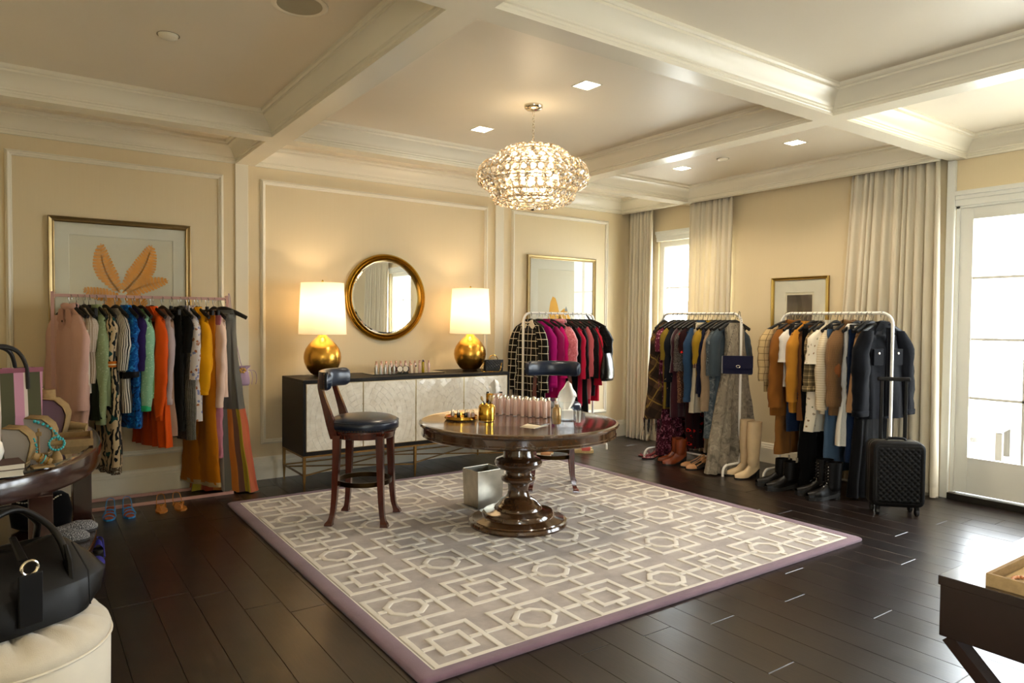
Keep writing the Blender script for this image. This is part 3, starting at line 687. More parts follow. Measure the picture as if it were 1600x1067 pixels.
# ---- bar stools with leather seats
M_mahog = wood('mahogany', '#3b140c', '#5f2616', .25, .5, (10, 10, 2))
M_leather = mat('navy_leather', '#0b1c33', .3, 0, .25, 9, .12, 60, Coat_Weight=.25, Coat_Roughness=.25)
M_nail = mat('brass_nailhead', '#6d5328', .3, 1)
def stool(x, y, back, lab):
    t = thing('bar_stool', lab, 'bar stool', (x, y, .021), math.atan2(back[1], back[0])-pi/2, 'leather bar stools by the table')
    for sx in (-1, 1):
        for sy in (-1, 1):
            r = []
            for z, c, h in ((.61, .148, .026), (.45, .152, .023), (.25, .158, .02), (.1, .168, .0175), (.04, .18, .018), (.018, .19, .024), (0, .192, .027)):
                r.append([(sx*c+a*h, sy*c+b*h, z) for a, b in ((-1, -1), (1, -1), (1, 1), (-1, 1))])
            MB().loft(smooth_rings(r), True, True, True).build('leg', M_mahog, t, True, 50)
    MB().lathe([(.001, .585), (.205, .585), (.212, .592), (.215, .62), (.222, .628), (.222, .64), (.001, .64)], 48).build('apron', M_mahog, t, True, 40)
    MB().lathe([(.001, .64), (.226, .64), (.236, .652), (.24, .675), (.236, .7), (.222, .714), (.19, .728), (.13, .738), (.06, .742), (.001, .743)], 56).build('seat', M_leather, t, True, 60)
    MB().tube([(.2375*cos(2*pi*i/56), .2375*sin(2*pi*i/56), .7) for i in range(57)], .0035, 6, False).build('piping', M_leather, t, True)
    m = MB()
    for i in range(72): m.sphere((.234*cos(2*pi*i/72), .234*sin(2*pi*i/72), .65), .0042, 6, 4)
    o = m.build('nailheads', M_nail, t, True); o['kind'] = 'stuff'
    # foot ring
    R = [[((q)*cos(2*pi*i/48), (q)*sin(2*pi*i/48), z) for i in range(48)] for q, z in ((.19, .258), (.19, .29), (.178, .29), (.178, .258), (.19, .258))]
    MB().loft(R).build('foot_ring', mat('dark_bronze_ring', '#3b2c17', .35, 1), t, True, 30)
    for s in (-1, 1):
        m = MB(); P = [(s*.15, .165, .585), (s*.155, .185, .68), (s*.158, .215, .78), (s*.155, .245, .87), (s*.15, .262, .93), (s*.147, .268, .99)]
        r = []
        for (px, py, pz), (a, b) in zip(P, ((.02, .024), (.021, .03), (.018, .024), (.016, .018), (.016, .016), (.015, .012))):
            r.append([(px+u*a, py+v*b, pz) for u, v in ((-1, -1), (1, -1), (1, 1), (-1, 1))])
        m.loft(smooth_rings(r)[::-1], True, True, True); m.build('back_upright', M_mahog, t, True, 50)
    # curved leather back rest
    r = []
    for i in range(25):
        a = radians(-52+104*i/24); rad = .29; cx, cyy = rad*sin(a), -.0+rad*cos(a); nx, ny = sin(a), cos(a); e = min(1, 5*min(i, 24-i)/24+.75)
        ring = []
        for u, z in ((-.022, -.058), (-.03, -.03), (-.032, 0), (-.03, .03), (-.022, .058), (0, .066), (.02, .058), (.024, 0), (.02, -.058), (0, -.066)):
            ring.append((cx+nx*u*e, cyy+ny*u*e, .985+z*e))
        r.append(ring)
    br = MB().loft(r, True, True, True).build('backrest', M_leather, t, True, 60)
    m = MB()
    for i in (1, 23):
        a = radians(-52+104*i/24)
        for k in range(9): m.sphere((.316*sin(a), .316*cos(a), .935+.0125*k), .004, 6, 4)
    for k in range(40):
        a = radians(-48+96*k/39); m.sphere((.314*sin(a), .314*cos(a), .93), .004, 6, 4)
    o = m.build('nailheads', M_nail, br, True); o['kind'] = 'stuff'
    return t
def smooth_rings(r, n=4):
    k = len(r[0]); cols = [smoothpath([q[i] for q in r], n) for i in range(k)]
    return [[cols[i][j] for i in range(k)] for j in range(len(cols[0]))]
stool(1.945, 4.57, (-.78, .62), 'navy leather bar stool standing left of the round table')
stool(3.66, 4.60, (.60, .80), 'navy leather bar stool behind the round table, its back to the red rack')
# ---- metal waste bin
t = thing('waste_bin', 'square silver-leaf waste bin on the rug behind the table pedestal', 'bin', (2.845, 4.42, .021), radians(4))
t.scale = (.92, .92, 1)
M_sleaf = mat('silver_leaf', '#b9b5a6', .28, 1, .16, 11, .1, 25)
MB().loft([[(a*h, b*h*.8, z) for a, b in ((-1, -1), (1, -1), (1, 1), (-1, 1))] for h, z in ((.012, .01), (.118, .01), (.128, .28), (.135, .28), (.124, 0), (.01, 0))][::-1], True, True, True).build('body', M_sleaf, t, bevel=.002)
MB().box(-.12, .12, -.096, .096, .012, .2).build('liner', mat('bin_liner', '#141312', .6), t)
# ---- chandelier
chn = thing('chandelier', 'tiered crystal chandelier on a nickel chain over the table', 'chandelier', (2.905, 3.90, ZC))
def crystal_mat():
    n = NT('cut_crystal'); g = n.add('BsdfGlass', None, IOR=1.5, Roughness=.0, Color=(1, .985, .95)); gl = n.add('BsdfGlossy', None, Roughness=.04); tr = n.add('BsdfTransparent')
    a = n.add('MixShader', None, i0=.5, i1=g, i2=tr); b = n.add('MixShader', None, i0=.28, i1=a, i2=gl); n.t.links.new(b.outputs[0], n.out.inputs[0]); return n.m
M_cry = crystal_mat()
MB().lathe([(.001, -.04), (.02, -.04), (.045, -.034), (.062, -.022), (.066, -.008), (.066, 0)], 36).build('canopy', M_nickel, chn, True, 50)
for k in range(11):
    z = -.045-.021*k; P = [(.008*cos(2*pi*i/10), 0, z-.0135+.0135*sin(2*pi*i/10)) for i in range(11)]
    if k % 2: P = [(0, a, c) for a, b, c in P]
    MB().tube(P, .0022, 6, False).build('chain_link', M_nickel, chn, True)
MB().tube([(0, 0, -.27), (0, 0, -.68)], .008, 10).build('stem', M_nickel, chn, True)
m = MB()
for r, z in ((.16, -.31), (.25, -.40), (.36, -.46), (.36, -.54), (.29, -.62), (.25, -.66)):
    m.tube([(r*cos(2*pi*i/40), r*sin(2*pi*i/40), z) for i in range(41)], .004, 6, False)
for k in range(8):
    a = 2*pi*k/8; m.tube([(q*cos(a), q*sin(a), z) for q, z in ((.01, -.28), (.16, -.31), (.25, -.40), (.36, -.46), (.36, -.54), (.29, -.62), (.25, -.66), (.01, -.665))], .003, 5)
m.build('frame', M_nickel, chn, True)
cm = MB(); cm.lathe([(.0005, -.0095), (.0155, -.0085), (.0245, -.0005), (.0245, .0005), (.0155, .0085), (.0005, .0095)], 10)
_c0 = cm.build('crystal', M_cry, chn); crys = _c0.data
rm = MB(); rm.tube([(.0255*cos(2*pi*i/14), .0255*sin(2*pi*i/14), 0) for i in range(15)], .0014, 4, False); _r0 = rm.build('rim', mat('crystal_rim_gold', '#d8b678', .25, 1), _c0, True); rimd = _r0.data
crng = random.Random(11); places = []
for prof, rows in (([(.10, -.285), (.2, -.31), (.265, -.36), (.275, -.41)], 4), ([(.29, -.39), (.365, -.425), (.39, -.49), (.365, -.55), (.31, -.585)], 6), ([(.29, -.56), (.30, -.615), (.27, -.665), (.18, -.69)], 4)):
    Ls = [0.0]
    for a, b in zip(prof, prof[1:]): Ls.append(Ls[-1]+sqrt((a[0]-b[0])**2+(a[1]-b[1])**2))
    for k in range(rows):
        s = Ls[-1]*(k+.5)/rows; r = interp([(l, p[0]) for l, p in zip(Ls, prof)], s); z = interp([(l, p[1]) for l, p in zip(Ls, prof)], s)
        r2 = interp([(l, p[0]) for l, p in zip(Ls, prof)], s+.02); z2 = interp([(l, p[1]) for l, p in zip(Ls, prof)], s+.02)
        n_ = int(2*pi*r/.054)
        for i in range(n_):
            a = 2*pi*(i+.5*(k % 2))/n_+crng.uniform(-.01, .01); tr, tz = (r2-r), (z2-z); nr, nz = -tz, tr
            if nr < 0: nr, nz = -nr, -nz
            places.append((Vector((r*cos(a), r*sin(a), z)), Vector((nr*cos(a)+crng.uniform(-.006, .006), nr*sin(a)+crng.uniform(-.006, .006), nz+crng.uniform(-.006, .006)))))
fwd_ = Vector((-.5, -.8, -.2)); places.sort(key=lambda p: -p[0].dot(fwd_))
rest = MB(); restr = MB()
for i, (p, nrm) in enumerate(places):
    q = nrm.to_track_quat('Z', 'Y')
    if i < 300:
        if i == 0: o, ro = _c0, _r0
        else:
            o = bpy.data.objects.new('crystal', crys); C.objects.link(o); o.parent = chn
            ro = bpy.data.objects.new('rim', rimd); C.objects.link(ro); ro.parent = o
        o.location = p; o.rotation_mode = 'QUATERNION'; o.rotation_quaternion = q
    else:
        Mx = Matrix.Translation(p) @ q.to_matrix().to_4x4(); rest.add([Mx @ Vector(v) for v in cm.v], cm.f); restr.add([Mx @ Vector(v) for v in rm.v], rm.f)
o = rest.build('crystals_behind', M_cry, chn); o['kind'] = 'stuff'
o = restr.build('rims_behind', MATS['crystal_rim_gold'], chn, True); o['kind'] = 'stuff'
for k in range(6):
    a = 2*pi*k/6; x, y = .17*cos(a), .17*sin(a)
    MB().sphere((x, y, -.5), .02, 12, 8, (1, 1, 1.4)).build('bulb', M_bulb, chn, True)
    MB().lathe([(.009, -.56), (.011, -.53), (.011, -.525)], 10, (x, y, 0)).build('candle_socket', M_nickel, chn, True)
    MB().tube([(0, 0, -.6), (x*.6, y*.6, -.6), (x, y, -.56)], .004, 6).build('arm', M_nickel, chn, True)
l = bpy.data.lights.new('chandelier_light', 'POINT'); l.energy = 6.5; l.color = (1, .78, .52); l.shadow_soft_size = .12
lo = bpy.data.objects.new('chandelier_light', l); C.objects.link(lo); lo.parent = chn; lo.location = (0, 0, -.48)
MB().sphere((0, 0, -.70), .022, 16, 10).build('crystal_ball', M_cry, chn, True)
MB().lathe([(.001, -.729), (.012, -.727), (.015, -.72), (.008, -.717), (.001, -.717)], 16).build('finial', mat('dark_nickel', '#5b5247', .25, 1), chn, True)
# ---- garment racks
def white_rack(c, along_x, lab):
    t = thing('clothes_rack', lab, 'clothes rack', (c[0], c[1], 0), 0 if along_x else pi/2, 'white tube clothes racks')
    r = .0125; L = .495; Ht = 1.51
    arc = [(-L, 0, .1)]+[(-L, 0, Ht-.09)]+[(-L+.09-.09*cos(a), 0, Ht-.09+.09*sin(a)) for a in [radians(15*i) for i in range(7)]]+[(L-.09+.09*sin(a), 0, Ht-.09+.09*cos(a)) for a in [radians(15*i) for i in range(7)]]+[(L, 0, .1)]
    MB().tube(arc, r, 12).build('hoop', M_white, t, True)
    for s in (-1, 1):
        P = [(s*L, -.235, 0), (s*L, -.235, .035)]+[(s*L, -.235+.065-.065*cos(a), .035+.065*sin(a)) for a in [radians(18*i) for i in range(1, 6)]]
        P += [(q[0], -q[1], q[2]) for q in P[::-1]]
        MB().tube(P, r, 10).build('foot', M_white, t, True)
    MB().tube([(-L, 0, .1), (L, 0, .1)], .009, 10).build('lower_bar', M_white, t, True)
    return t
white_rack((4.795, 5.92), True, 'white tube clothes rack of red, pink and black clothes by the back wall')
white_rack((5.50, 4.585), False, 'white tube clothes rack in front of the narrow window')
white_rack((5.66, 3.275), False, 'white tube clothes rack of tan and black clothes beside the suitcase')
M_pink = mat('dusty_pink_metal', '#c79a90', .4)
t = thing('clothes_rack', 'dusty pink square-tube clothes rack against the back wall', 'clothes rack', (.76, 6.03, 0))
s = .011
for x in (-.6, .6):
    MB().box(x-s, x+s, -s, s, .022, 1.61).build('post', M_pink, t, bevel=.001)
    MB().box(x-s, x+s, -.16, .165, 0, .022).build('foot', M_pink, t, bevel=.001)
MB().box(-.6+s, .6-s, -s, s, 1.572, 1.594).build('rail', M_pink, t, bevel=.001)
for y in (-.15, .155): MB().box(-.6+s, .6-s, y-s, y+s, 0, .022).build('base_rail', M_pink, t, bevel=.001)
for z in (1.565, 1.60):
    MB().tube([(-.6+s, -.02, z), (-.575, -.02, z+.003)], [.004, .001], 6).build('screw', M_pink, t); MB().tube([(.6-s, -.02, z), (.575, -.02, z+.003)], [.004, .001], 6).build('screw', M_pink, t)
# ---- curved console at the left wall
M_esp = wood('espresso_veneer', '#24110c', '#381c14', .22, .6, (3, 14, 3))
def dshape(off, z, n=48, ex=2.35):
    P = []
    for i in range(n+1):
        a = -pi/2+pi*i/n; c, d = cos(a), sin(a)
        P.append((-.42+(.76-off)*abs(c)**(2/ex), (1.22-off)*(1 if d > 0 else -1)*abs(d)**(2/ex), z))
    return P
con = thing('console_table', 'dark curved console table with a glass top at the left wall', 'console table', (0, 4.62, 0))
MB().loft([dshape(o, z) for o, z in ((.7, .755), (.012, .755), (.004, .75), (0, .74), (0, .665), (.006, .652), (.02, .648), (.7, .648))], True).build('top', M_esp, con, True, 30)
M_tglass = mat('dark_table_glass', '#2b2f2c', .04, Coat_Weight=1.0)
MB().loft([dshape(o, z) for o, z in ((.72, .7625), (.045, .7625), (.042, .76), (.042, .756))], True).build('glass_top', M_tglass, con, True, 30)
MB().loft([dshape(o, z) for o, z in ((.7, .262), (.03, .262), (.025, .257), (.025, .232), (.03, .227), (.7, .227))], True).build('shelf', M_esp, con, True, 30)
for y in (-.93, .0, .93):
    w = .1; x1 = .255 if y == 0 else .05
    MB().box(x1-.05, x1+.04, y-w, y+w, 0, .65).build('leg', M_esp, con, bevel=.004)
# ---- tufted ottoman
M_cvelv = fabric('cream_velvet', 'solid', '#d8cfbe', rough=.75, sheen=.6, bs=300); M_cleath = mat('ivory_leatherette', '#e4dccb', .55, var=.04)
ot = thing('ottoman', 'round cream tufted ottoman under the black handbag', 'ottoman', (-.075, 2.74, 0))
ot.scale = (1, 1, .96)
def tuft(k, r, z):
    return [(r*cos(2*pi*i/72), r*sin(2*pi*i/72), z-(.012*abs(sin(2*pi*i/72*8))**8 if .09 < r < .3 else 0)*1.4) for i in range(72)]
MB().loft([tuft(0, r, z) for r, z in ((.001, .452), (.06, .455), (.1, .458), (.15, .462), (.2, .462), (.25, .456), (.285, .44), (.302, .415), (.308, .395), (.305, .38), (.3, .375))]).build('cushion', M_cvelv, ot, True, 180)
MB().loft([[(r*(1-.006*abs(cos(5*2*pi*i/80))**12)*cos(2*pi*i/80), r*(1-.006*abs(cos(5*2*pi*i/80))**12)*sin(2*pi*i/80), z) for i in range(80)] for r, z in ((.3, .378), (.307, .36), (.305, .2), (.303, .05), (.298, .03))]).build('drum', M_cleath, ot, True, 180)
MB().tube([(.308*cos(2*pi*i/60), .308*sin(2*pi*i/60), .377) for i in range(61)], .005, 8, False).build('piping', M_cleath, ot, True)
for k in range(5):
    a = 2*pi*k/5+.3; MB().lathe([(.02, 0), (.024, .03)], 12, (.24*cos(a), .24*sin(a), 0)).build('foot', M_ebony, ot, True)
MB().sphere((0, 0, .452), .014, 12, 6, (1, 1, .5)).build('button', M_cvelv, ot, True)
# ---- writing desk, lower right
dk = thing('writing_desk', 'dark wooden desk with slanting legs at the lower right', 'desk', (1.965, .1, 0))
MB().box(0, 1.3, -.75, .733, .735, .76).build('top', wood('espresso_desk', '#1d1310', '#2b1c17', .25, .5, (14, 3, 3)), dk, bevel=.002)
MB().box(.004, 1.296, -.746, .729, .60, .735).build('apron', MATS['espresso_desk'], dk, bevel=.002)
for x0, x1 in ((.03, .03), (1.27, 1.27)):
    MB().bar((x0, .71, .6), (x1, .12, 0.005), .05, .03).build('leg', MATS['espresso_desk'], dk)
    MB().bar((x0+.03*(1 if x0 < .5 else -1), .12-.2, .6), (x0+.03*(1 if x0 < .5 else -1), .7, .005), .05, .03).build('leg', MATS['espresso_desk'], dk)
# ------------------------------------------------------------------ clothes on the racks
M_hang = mat('black_hanger', '#121110', .55); M_wire = mat('chrome_wire', '#8f8c85', .25, 1)
def make_hanger(kind):
    t = thing('clothes_hanger', 'x', 'hanger')
    P = [(0, 0, -.1), (0, 0, -.045)]+[(.022-.022*cos(a)-.0, 0, -.03+.028*sin(a)) for a in [radians(30*i) for i in range(0, 8)]]
    P = [(p[0]*1.0-(.022 if i > 1 else 0)*1.0+(.022 if i > 1 else 0)-.0, p[1], p[2]) for i, p in enumerate(P)]
    MB().tube([(p[0]-.022 if i > 1 else p[0]-.0, 0, p[2]) for i, p in enumerate(P) if i != 1],   .003, 6).build('hook', M_wire, t, True)
    m = MB()
    if kind == 'clip':
        m.tube([(-.17, 0, -.115), (0, 0, -.105), (.17, 0, -.115)], .008, 6)
        for s in (-1, 1): MB().box(s*.15-.018, s*.15+.018, -.011, .011, -.165, -.105).build('clip', M_hang, t, bevel=.002)
    else:
        pts = smoothpath([(-.2, 0, -.165), (-.12, 0, -.128), (-.04, 0, -.098), (0, 0, -.092), (.04, 0, -.098), (.12, 0, -.128), (.2, 0, -.165)], 3)
        m.tube(pts, [.006+.007*(1-abs(p[0])/.2)+.004*(abs(p[0])/.2) for p in pts], 8, True, 1.6)
    m.build('shoulder_bar', M_hang, t, True)
    MB().box(-.014, .014, -.009, .009, -.112, -.075).build('neck_block', M_hang, t, bevel=.003)
    return t
_H = {k: make_hanger(k) for k in ('plain', 'clip')}
_used = set()
def hanger(kind, loc, rz, group, lab):
    if kind not in _used:
        _used.add(kind); h = _H[kind]; h.location = loc; h.rotation_euler = (0, 0, rz)
    else: h = dup(_H[kind], loc, rz)
    h['label'] = ('black clip hanger holding the ' if kind == 'clip' else 'black hanger carrying the ')+re.split(r' (?:with|on|beside|next|between|hanging|in|at|behind|left|right|near|just|reaching|under|falling|trailing|seen|half|below|draped|sweeping|nearest)\b', lab)[0]
    h['group'] = ('clip' if kind == 'clip' else 'plain')+' hangers on the '+group
def ripple(x, y, z, sd, a):
    return a*mnoise.noise(Vector((x*7+sd*3.1, y*7, z*3.3+sd)))
def body_rings(L, sw, ww, hw, th, neck, folds, amp, sd, slope=.065, uneven=0.0, N=40, z0=-.1, gather=None):
    rows = [0, .008, .02, .038, slope, .085, .13, .19]; k = max(4, int((L-.19)/.055)); rows += [.19+(L-.19)*(i+1)/k for i in range(k)]
    R = []; r = random.Random(sd); p1, p2 = r.uniform(0, 6), r.uniform(0, 6)
    for d in rows:
        t = d/L
        if d <= slope: w = neck+(sw-neck)*(d/slope)**.85
        elif d < .19: w = sw+(ww-sw)*((d-slope)/(.19-slope))
        else: w = ww+(hw-ww)*((d-.19)/(L-.19))**1.2
        if gather: w *= 1-gather[1]*math.exp(-((d-gather[0])/.06)**2)
        h = interp([(0, .022), (slope, .03), (.19, th), (L, th*1.15)], d); g = amp*min(1, max(0, (d-.05)/(L*.7)))
        ring = []
        for i in range(N):
            a = 2*pi*i/N; c, s_ = cos(a), sin(a)
            x = w*(1 if c > 0 else -1)*abs(c)**.8; y = h*(1 if s_ > 0 else -1)*abs(s_)**.7
            y += g*(sin(folds*pi*x/max(w, .05)+p1+t*1.2)+.45*sin(folds*1.9*pi*x/max(w, .05)+p2-t*2))
            zz_ = z0-d-(uneven*t*sin(x/max(w, .05)*2+p1) if uneven else 0)
            ring.append((x+ripple(x, y, zz_, sd, .008), y+ripple(y+5, x*1.6, zz_*1.3, sd, .02*min(1, d*6)), zz_))
        R.append(ring)
    return R
def sleeve_rings(side, sw, sl, rad, sd, face, z0=-.1, N=16, fwd=0.0):
    n = max(8, int(sl/.04)); R = []; fl = .0 if face < 0 and abs(fwd) == 0 and sd < 21 else .035
    for k in range(n+1):
        t = k/n; d = .055+(sl-.055)*t
        cx = side*(sw-.068+.06*min(1, t*4)-(.01-fl)*t); cyy = face*(.012+.02*t)+fwd*t; rr_ = interp([(i/(len(rad)-1), v) for i, v in enumerate(rad)], t)
        if t < .15: rr_ *= .6+2.66*t
        wv = 1+.06*sin(t*26+sd)*min(1, t*3)+.04*sin(t*47+sd*2)
        ring = []
        for i in range(N):
            a = 2*pi*i/N; x, y = cx+rr_*cos(a)*1.0*wv, cyy+rr_*.66*sin(a)*(1+.2*sin(3*a+sd+t*3))
            ring.append((x+ripple(x*1.5+9, y*1.5, d*2.2, sd, .014), y+ripple(y*1.5, x*1.5+4, d*2.2, sd, .012), z0-d))
        R.append(ring)
    return R
RACKS = {'pink rack': (lambda x: (x, 6.03, 1.594), -pi/2), 'red and pink clothes rack': (lambda x: (x, 5.92, 1.5225), -pi/2),
         'rack by the narrow window': (lambda y: (5.50, y, 1.5225), pi), 'rack beside the suitcase': (lambda y: (5.66, y, 1.5225), pi)}
_gi = [0]
def garment(rack, s, name, lab, cat, material, L=.7, kind='top', sw=.2, ww=None, hw=None, th=.036, neck=.065, folds=5, amp=.008, sl=0, rad=(.06, .055, .045), a=None, cuff=None, collar=None, buttons=0, smat=None, face=None, uneven=0, clip=False, fringe=0, hem=None, placket=False, pocket=False, gather=None, strap=False, sash=None, patch=None, tiers=None, nosleeve=0, slope=.1):
    _gi[0] += 1; sd = _gi[0]; fn, base = RACKS[rack]; p1 = base == -pi/2
    if face is None: face = -1 if p1 else 1
    if a is None: a = (13 if p1 else -4)+random.Random(sd).uniform(-3, 3)
    rz = base+radians(a); loc = fn(s); ww = ww or sw*.98; hw = hw or ww*1.02; smat = smat or material
    hanger('clip' if clip else 'plain', loc, rz, rack, lab)
    if rack == 'pink rack': sw *= .92
    t = thing(name, lab, cat, loc, rz, 'clothes on the '+rack); z0 = -.1
    if kind == 'trousers':
        z0 = -.15; R = []
        for d in (0, .02, .045, .12, .2, .26):
            h = .018+.02*min(1, d*6); R.append([(.19*(1 if cos(2*pi*i/28) > 0 else -1)*abs(cos(2*pi*i/28))**.6, h*sin(2*pi*i/28)+ripple(i, 0, d, sd, .006), z0-d) for i in range(28)])
        b = MB().loft(R).build('hip', material, t, True, 180)
        MB().loft([[(p[0]*1.02, p[1]*1.06, z) for p in R[0]] for z in (z0+.004, z0-.038)]).build('waistband', material, t, True, 180)
        for sx in (-1, 1):
            R = []; n = int(L/.06)
            for k in range(n+1):
                q = k/n; d = .22+(L-.22)*q; w = interp([(0, .098), (.5, .09), (1, hw)], q); h = .036
                R.append([(sx*.098+w*cos(2*pi*i/18)+ripple(k, i, d, sd, .004), h*sin(2*pi*i/18)*(1+.3*sin(2*pi*i/18*3+sd))+ripple(i, k*.1, d, sd+sx, .014), z0-d) for i in range(18)])
            MB().loft(R).build('trouser_leg', material, t, True, 180)
            if hem: MB().loft([[(p[0]*1.01-sx*.001, p[1]*1.03, z) for p in R[-1]] for z in (z0-L+.035, z0-L-.002)]).build('hem', hem, t, True, 180)
        return t
    R = body_rings(L, sw, ww, hw, th, neck, folds, amp, sd, slope, uneven, z0=z0, gather=gather)
    if tiers:
        cut = min(range(len(R)), key=lambda i: abs(R[i][0][2]-(z0-tiers[0])))
        MB().loft(R[:cut+1]).build('bodice', material, t, True, 180)
        MB().loft(R[cut:]).build('skirt', tiers[1], t, True, 180)
    else: MB().loft(R).build('body', material, t, True, 180)
    if sl:
        for sd_ in (-1, 1):
            if nosleeve and sd_ == -1: continue
            SR = sleeve_rings(sd_, sw, sl, rad, sd, face, z0)
            so = MB().loft(SR).build('sleeve', smat, t, True, 180)
            if cuff:
                c = [sum(q[0] for q in SR[-1])/16, sum(q[1] for q in SR[-1])/16]; zc = SR[-1][0][2]
                MB().loft([[(c[0]+(q[0]-c[0])*k_, c[1]+(q[1]-c[1])*k_, zc+dz) for q in SR[-1]] for dz, k_ in ((.03, 1.03), (.028, 1.08), (-.012, 1.06), (-.015, .98))]).build('cuff', cuff, so, True, 60)
            if patch and sd_ == 1:
                k_ = len(SR)//2; cx = sum(q[0] for q in SR[k_])/16; cyy = sum(q[1] for q in SR[k_])/16
                MB().sphere((cx+.01, cyy+face*.038, SR[k_][0][2]), .055, 14, 8, (.75, .45, 1.15)).build('elbow_patch', patch, so, True)
            if buttons and cat in ('blazer', 'jacket', 'coat') and sd_ == 1:
                for k_ in range(3): MB().sphere((sum(q[0] for q in SR[-2])/16-.02, sum(q[1] for q in SR[-2])/16+face*.038, SR[-1][0][2]+.03+.022*k_), .008, 10, 6, (1, .5, 1)).build('cuff_button', MATS.get('btn_'+name) or mat('dark_button', '#3a1a12', .3), so, True)
    if collar == 'stand':
        MB().loft([[((neck+o)*cos(2*pi*i/24), (.026+o)*sin(2*pi*i/24), z0+z) for i in range(24)] for o, z in ((.012, -.02), (.004, .022), (.0, .026), (-.004, .02), (0, -.01))]).build('collar', material, t, True, 60)
    elif collar == 'fold':
        for s_ in (-1, 1):
            MB().prism([(0, 0), (s_*.07, .03), (s_*.1, -.035), (s_*.055, -.085)][::s_], .006, plane_M((0, face*.036, z0-.012), (1, 0, 0), (0, .25*face, 1))).build('collar_leaf', material, t, bevel=.002)
        MB().loft([[((neck+o)*cos(2*pi*i/24), (.026+o)*sin(2*pi*i/24), z0+z) for i in range(24)] for o, z in ((.018, -.03), (.004, .02), (-.004, .02))]).build('collar', material, t, True, 60)
    elif collar == 'lapel':
        for s_ in (-1, 1):
            MB().prism([(s_*.02, .015), (s_*.075, .0), (s_*.11, -.08), (s_*.085, -.1), (s_*.1, -.12), (s_*.015, -.3)][::s_], .006, plane_M((0, face*.038, z0-.012), (1, 0, 0), (0, .05*face, 1))).build('lapel', material, t, bevel=.002)
        MB().tube([(neck*1.15*cos(a_), -face*.0+.03*sin(a_), z0+.008+.006*cos(2*a_)) for a_ in [2*pi*i/24 for i in range(25)]], .017, 8, False, 1.3).build('collar', material, t, True)
    elif collar == 'ruffle':
        MB().loft([[((neck+o+.02*w_*sin(9*2*pi*i/72))*cos(2*pi*i/72), (.03+o+.02*w_*sin(9*2*pi*i/72))*sin(2*pi*i/72), z0+z) for i in range(72)] for o, z, w_ in ((.03, -.05, 1.2), (.012, -.02, .6), (0, .01, .2), (.01, .03, .8))]).build('ruffle', material, t, True, 180)
    elif collar == 'fur':
        MB().tube([(neck*1.4*cos(a_), .045*sin(a_), z0-.005) for a_ in [2*pi*i/24 for i in range(25)]], .035, 10, False).build('collar', material, t, True)
    if placket: MB().box(-.018, .018, min(face*th*1.05, face*(th+.012)), max(face*th*1.05, face*(th+.012)), z0-L*.97, z0-.03).build('placket', material, t, bevel=.002)
    for k_ in range(buttons):
        MB().sphere((.0, face*(th+.012), z0-.1-(L-.2)*k_/max(1, buttons-1)), .009, 10, 6, (1, .45, 1)).build('button', mat('dark_button', '#3a1a12', .3), t, True)
    if pocket:
        for s_ in (-1, 1):
            po = MB().box(s_*.1-.05, s_*.1+.05, min(face*(th-.004), face*(th+.016)), max(face*(th-.004), face*(th+.016)), z0-.33, z0-.2).build('pocket', material, t, bevel=.003)
            MB().sphere((s_*.1, face*(th+.018), z0-.235), .011, 10, 6, (1, .5, 1)).build('pocket_stud', mat('silver_stud', '#cfcbc2', .2, 1), po, True)
    if sash: MB().loft([[(p[0]*1.03, p[1]*1.08, z) for p in R[min(range(len(R)), key=lambda i: abs(R[i][0][2]-(z0-sash[0])))]] for z in (z0-sash[0]+.025, z0-sash[0]-.025)]).build('sash', sash[1], t, True, 180)
    if strap:
        for s_ in (-1, 1): MB().tube([(s_*.06, 0, z0+.01), (s_*.1, 0, z0-.04)], .006, 6).build('strap', material, t, True)
    if hem: MB().loft([[(p[0]*1.012, p[1]*1.03, p[2]+dz) for p in R[-1]] for dz in (.05, -.004)]).build('hem_band', hem, t, True, 180)
    if fringe:
        m = MB(); fr = random.Random(sd)
        for q in R[-1]:
            for e in range(2):
                x, y, z = q[0]+fr.uniform(-.012, .012), q[1]+fr.uniform(-.006, .006), q[2]; l = fringe*fr.uniform(.7, 1.1)
                m.tube([(x, y, z+.01), (x+fr.uniform(-.008, .008), y+fr.uniform(-.006, .006), z-l*.5), (x+fr.uniform(-.012, .012), y, z-l)], [.0035, .003, .0015], 4)
        o = m.build('fringe', mat('black_fringe', '#171312', .8), t, True); o['kind'] = 'stuff'
    return t
F = fabric
# --- pink rack, left to right
PK = 'pink rack'; px1 = lambda p: .167+(p-83)/267*1.181
M_blush = F('blush_corduroy', 'stripe', '#dcb3a4', '#d3a797', p=.006, w=.4)
garment(PK, px1(106), 'blazer', 'oversized blush pink blazer with brown cuff buttons on the pink rack', 'blazer', M_blush, .9, sw=.21, hw=.2, th=.045, sl=.74, rad=(.078, .076, .074, .07), a=24, collar='lapel', buttons=2, amp=.006)
garment(PK, px1(116), 'cardigan', 'cream cardigan beside the blush blazer', 'cardigan', F('cream_knit', 'solid', '#ece2d2', bs=180), .62, sl=.56, rad=(.055, .055, .06), a=16, neck=.06)
garment(PK, px1(126), 'knit_top', 'beige flecked short-sleeved knit top on the pink rack', 'top', F('beige_bead_knit', 'dots', '#a8927e', '#e6dccb', p=.016, w=.3), .55, sl=.32, rad=(.06, .062, .06), a=15)
garment(PK, px1(133), 'skirt', 'very dark green skirt between cream cardigan and sage sweater', 'skirt', F('bottle_green', 'solid', '#232a1c'), .82, neck=.15, sw=.17, hw=.22, slope=.02, folds=6, amp=.012, clip=True)
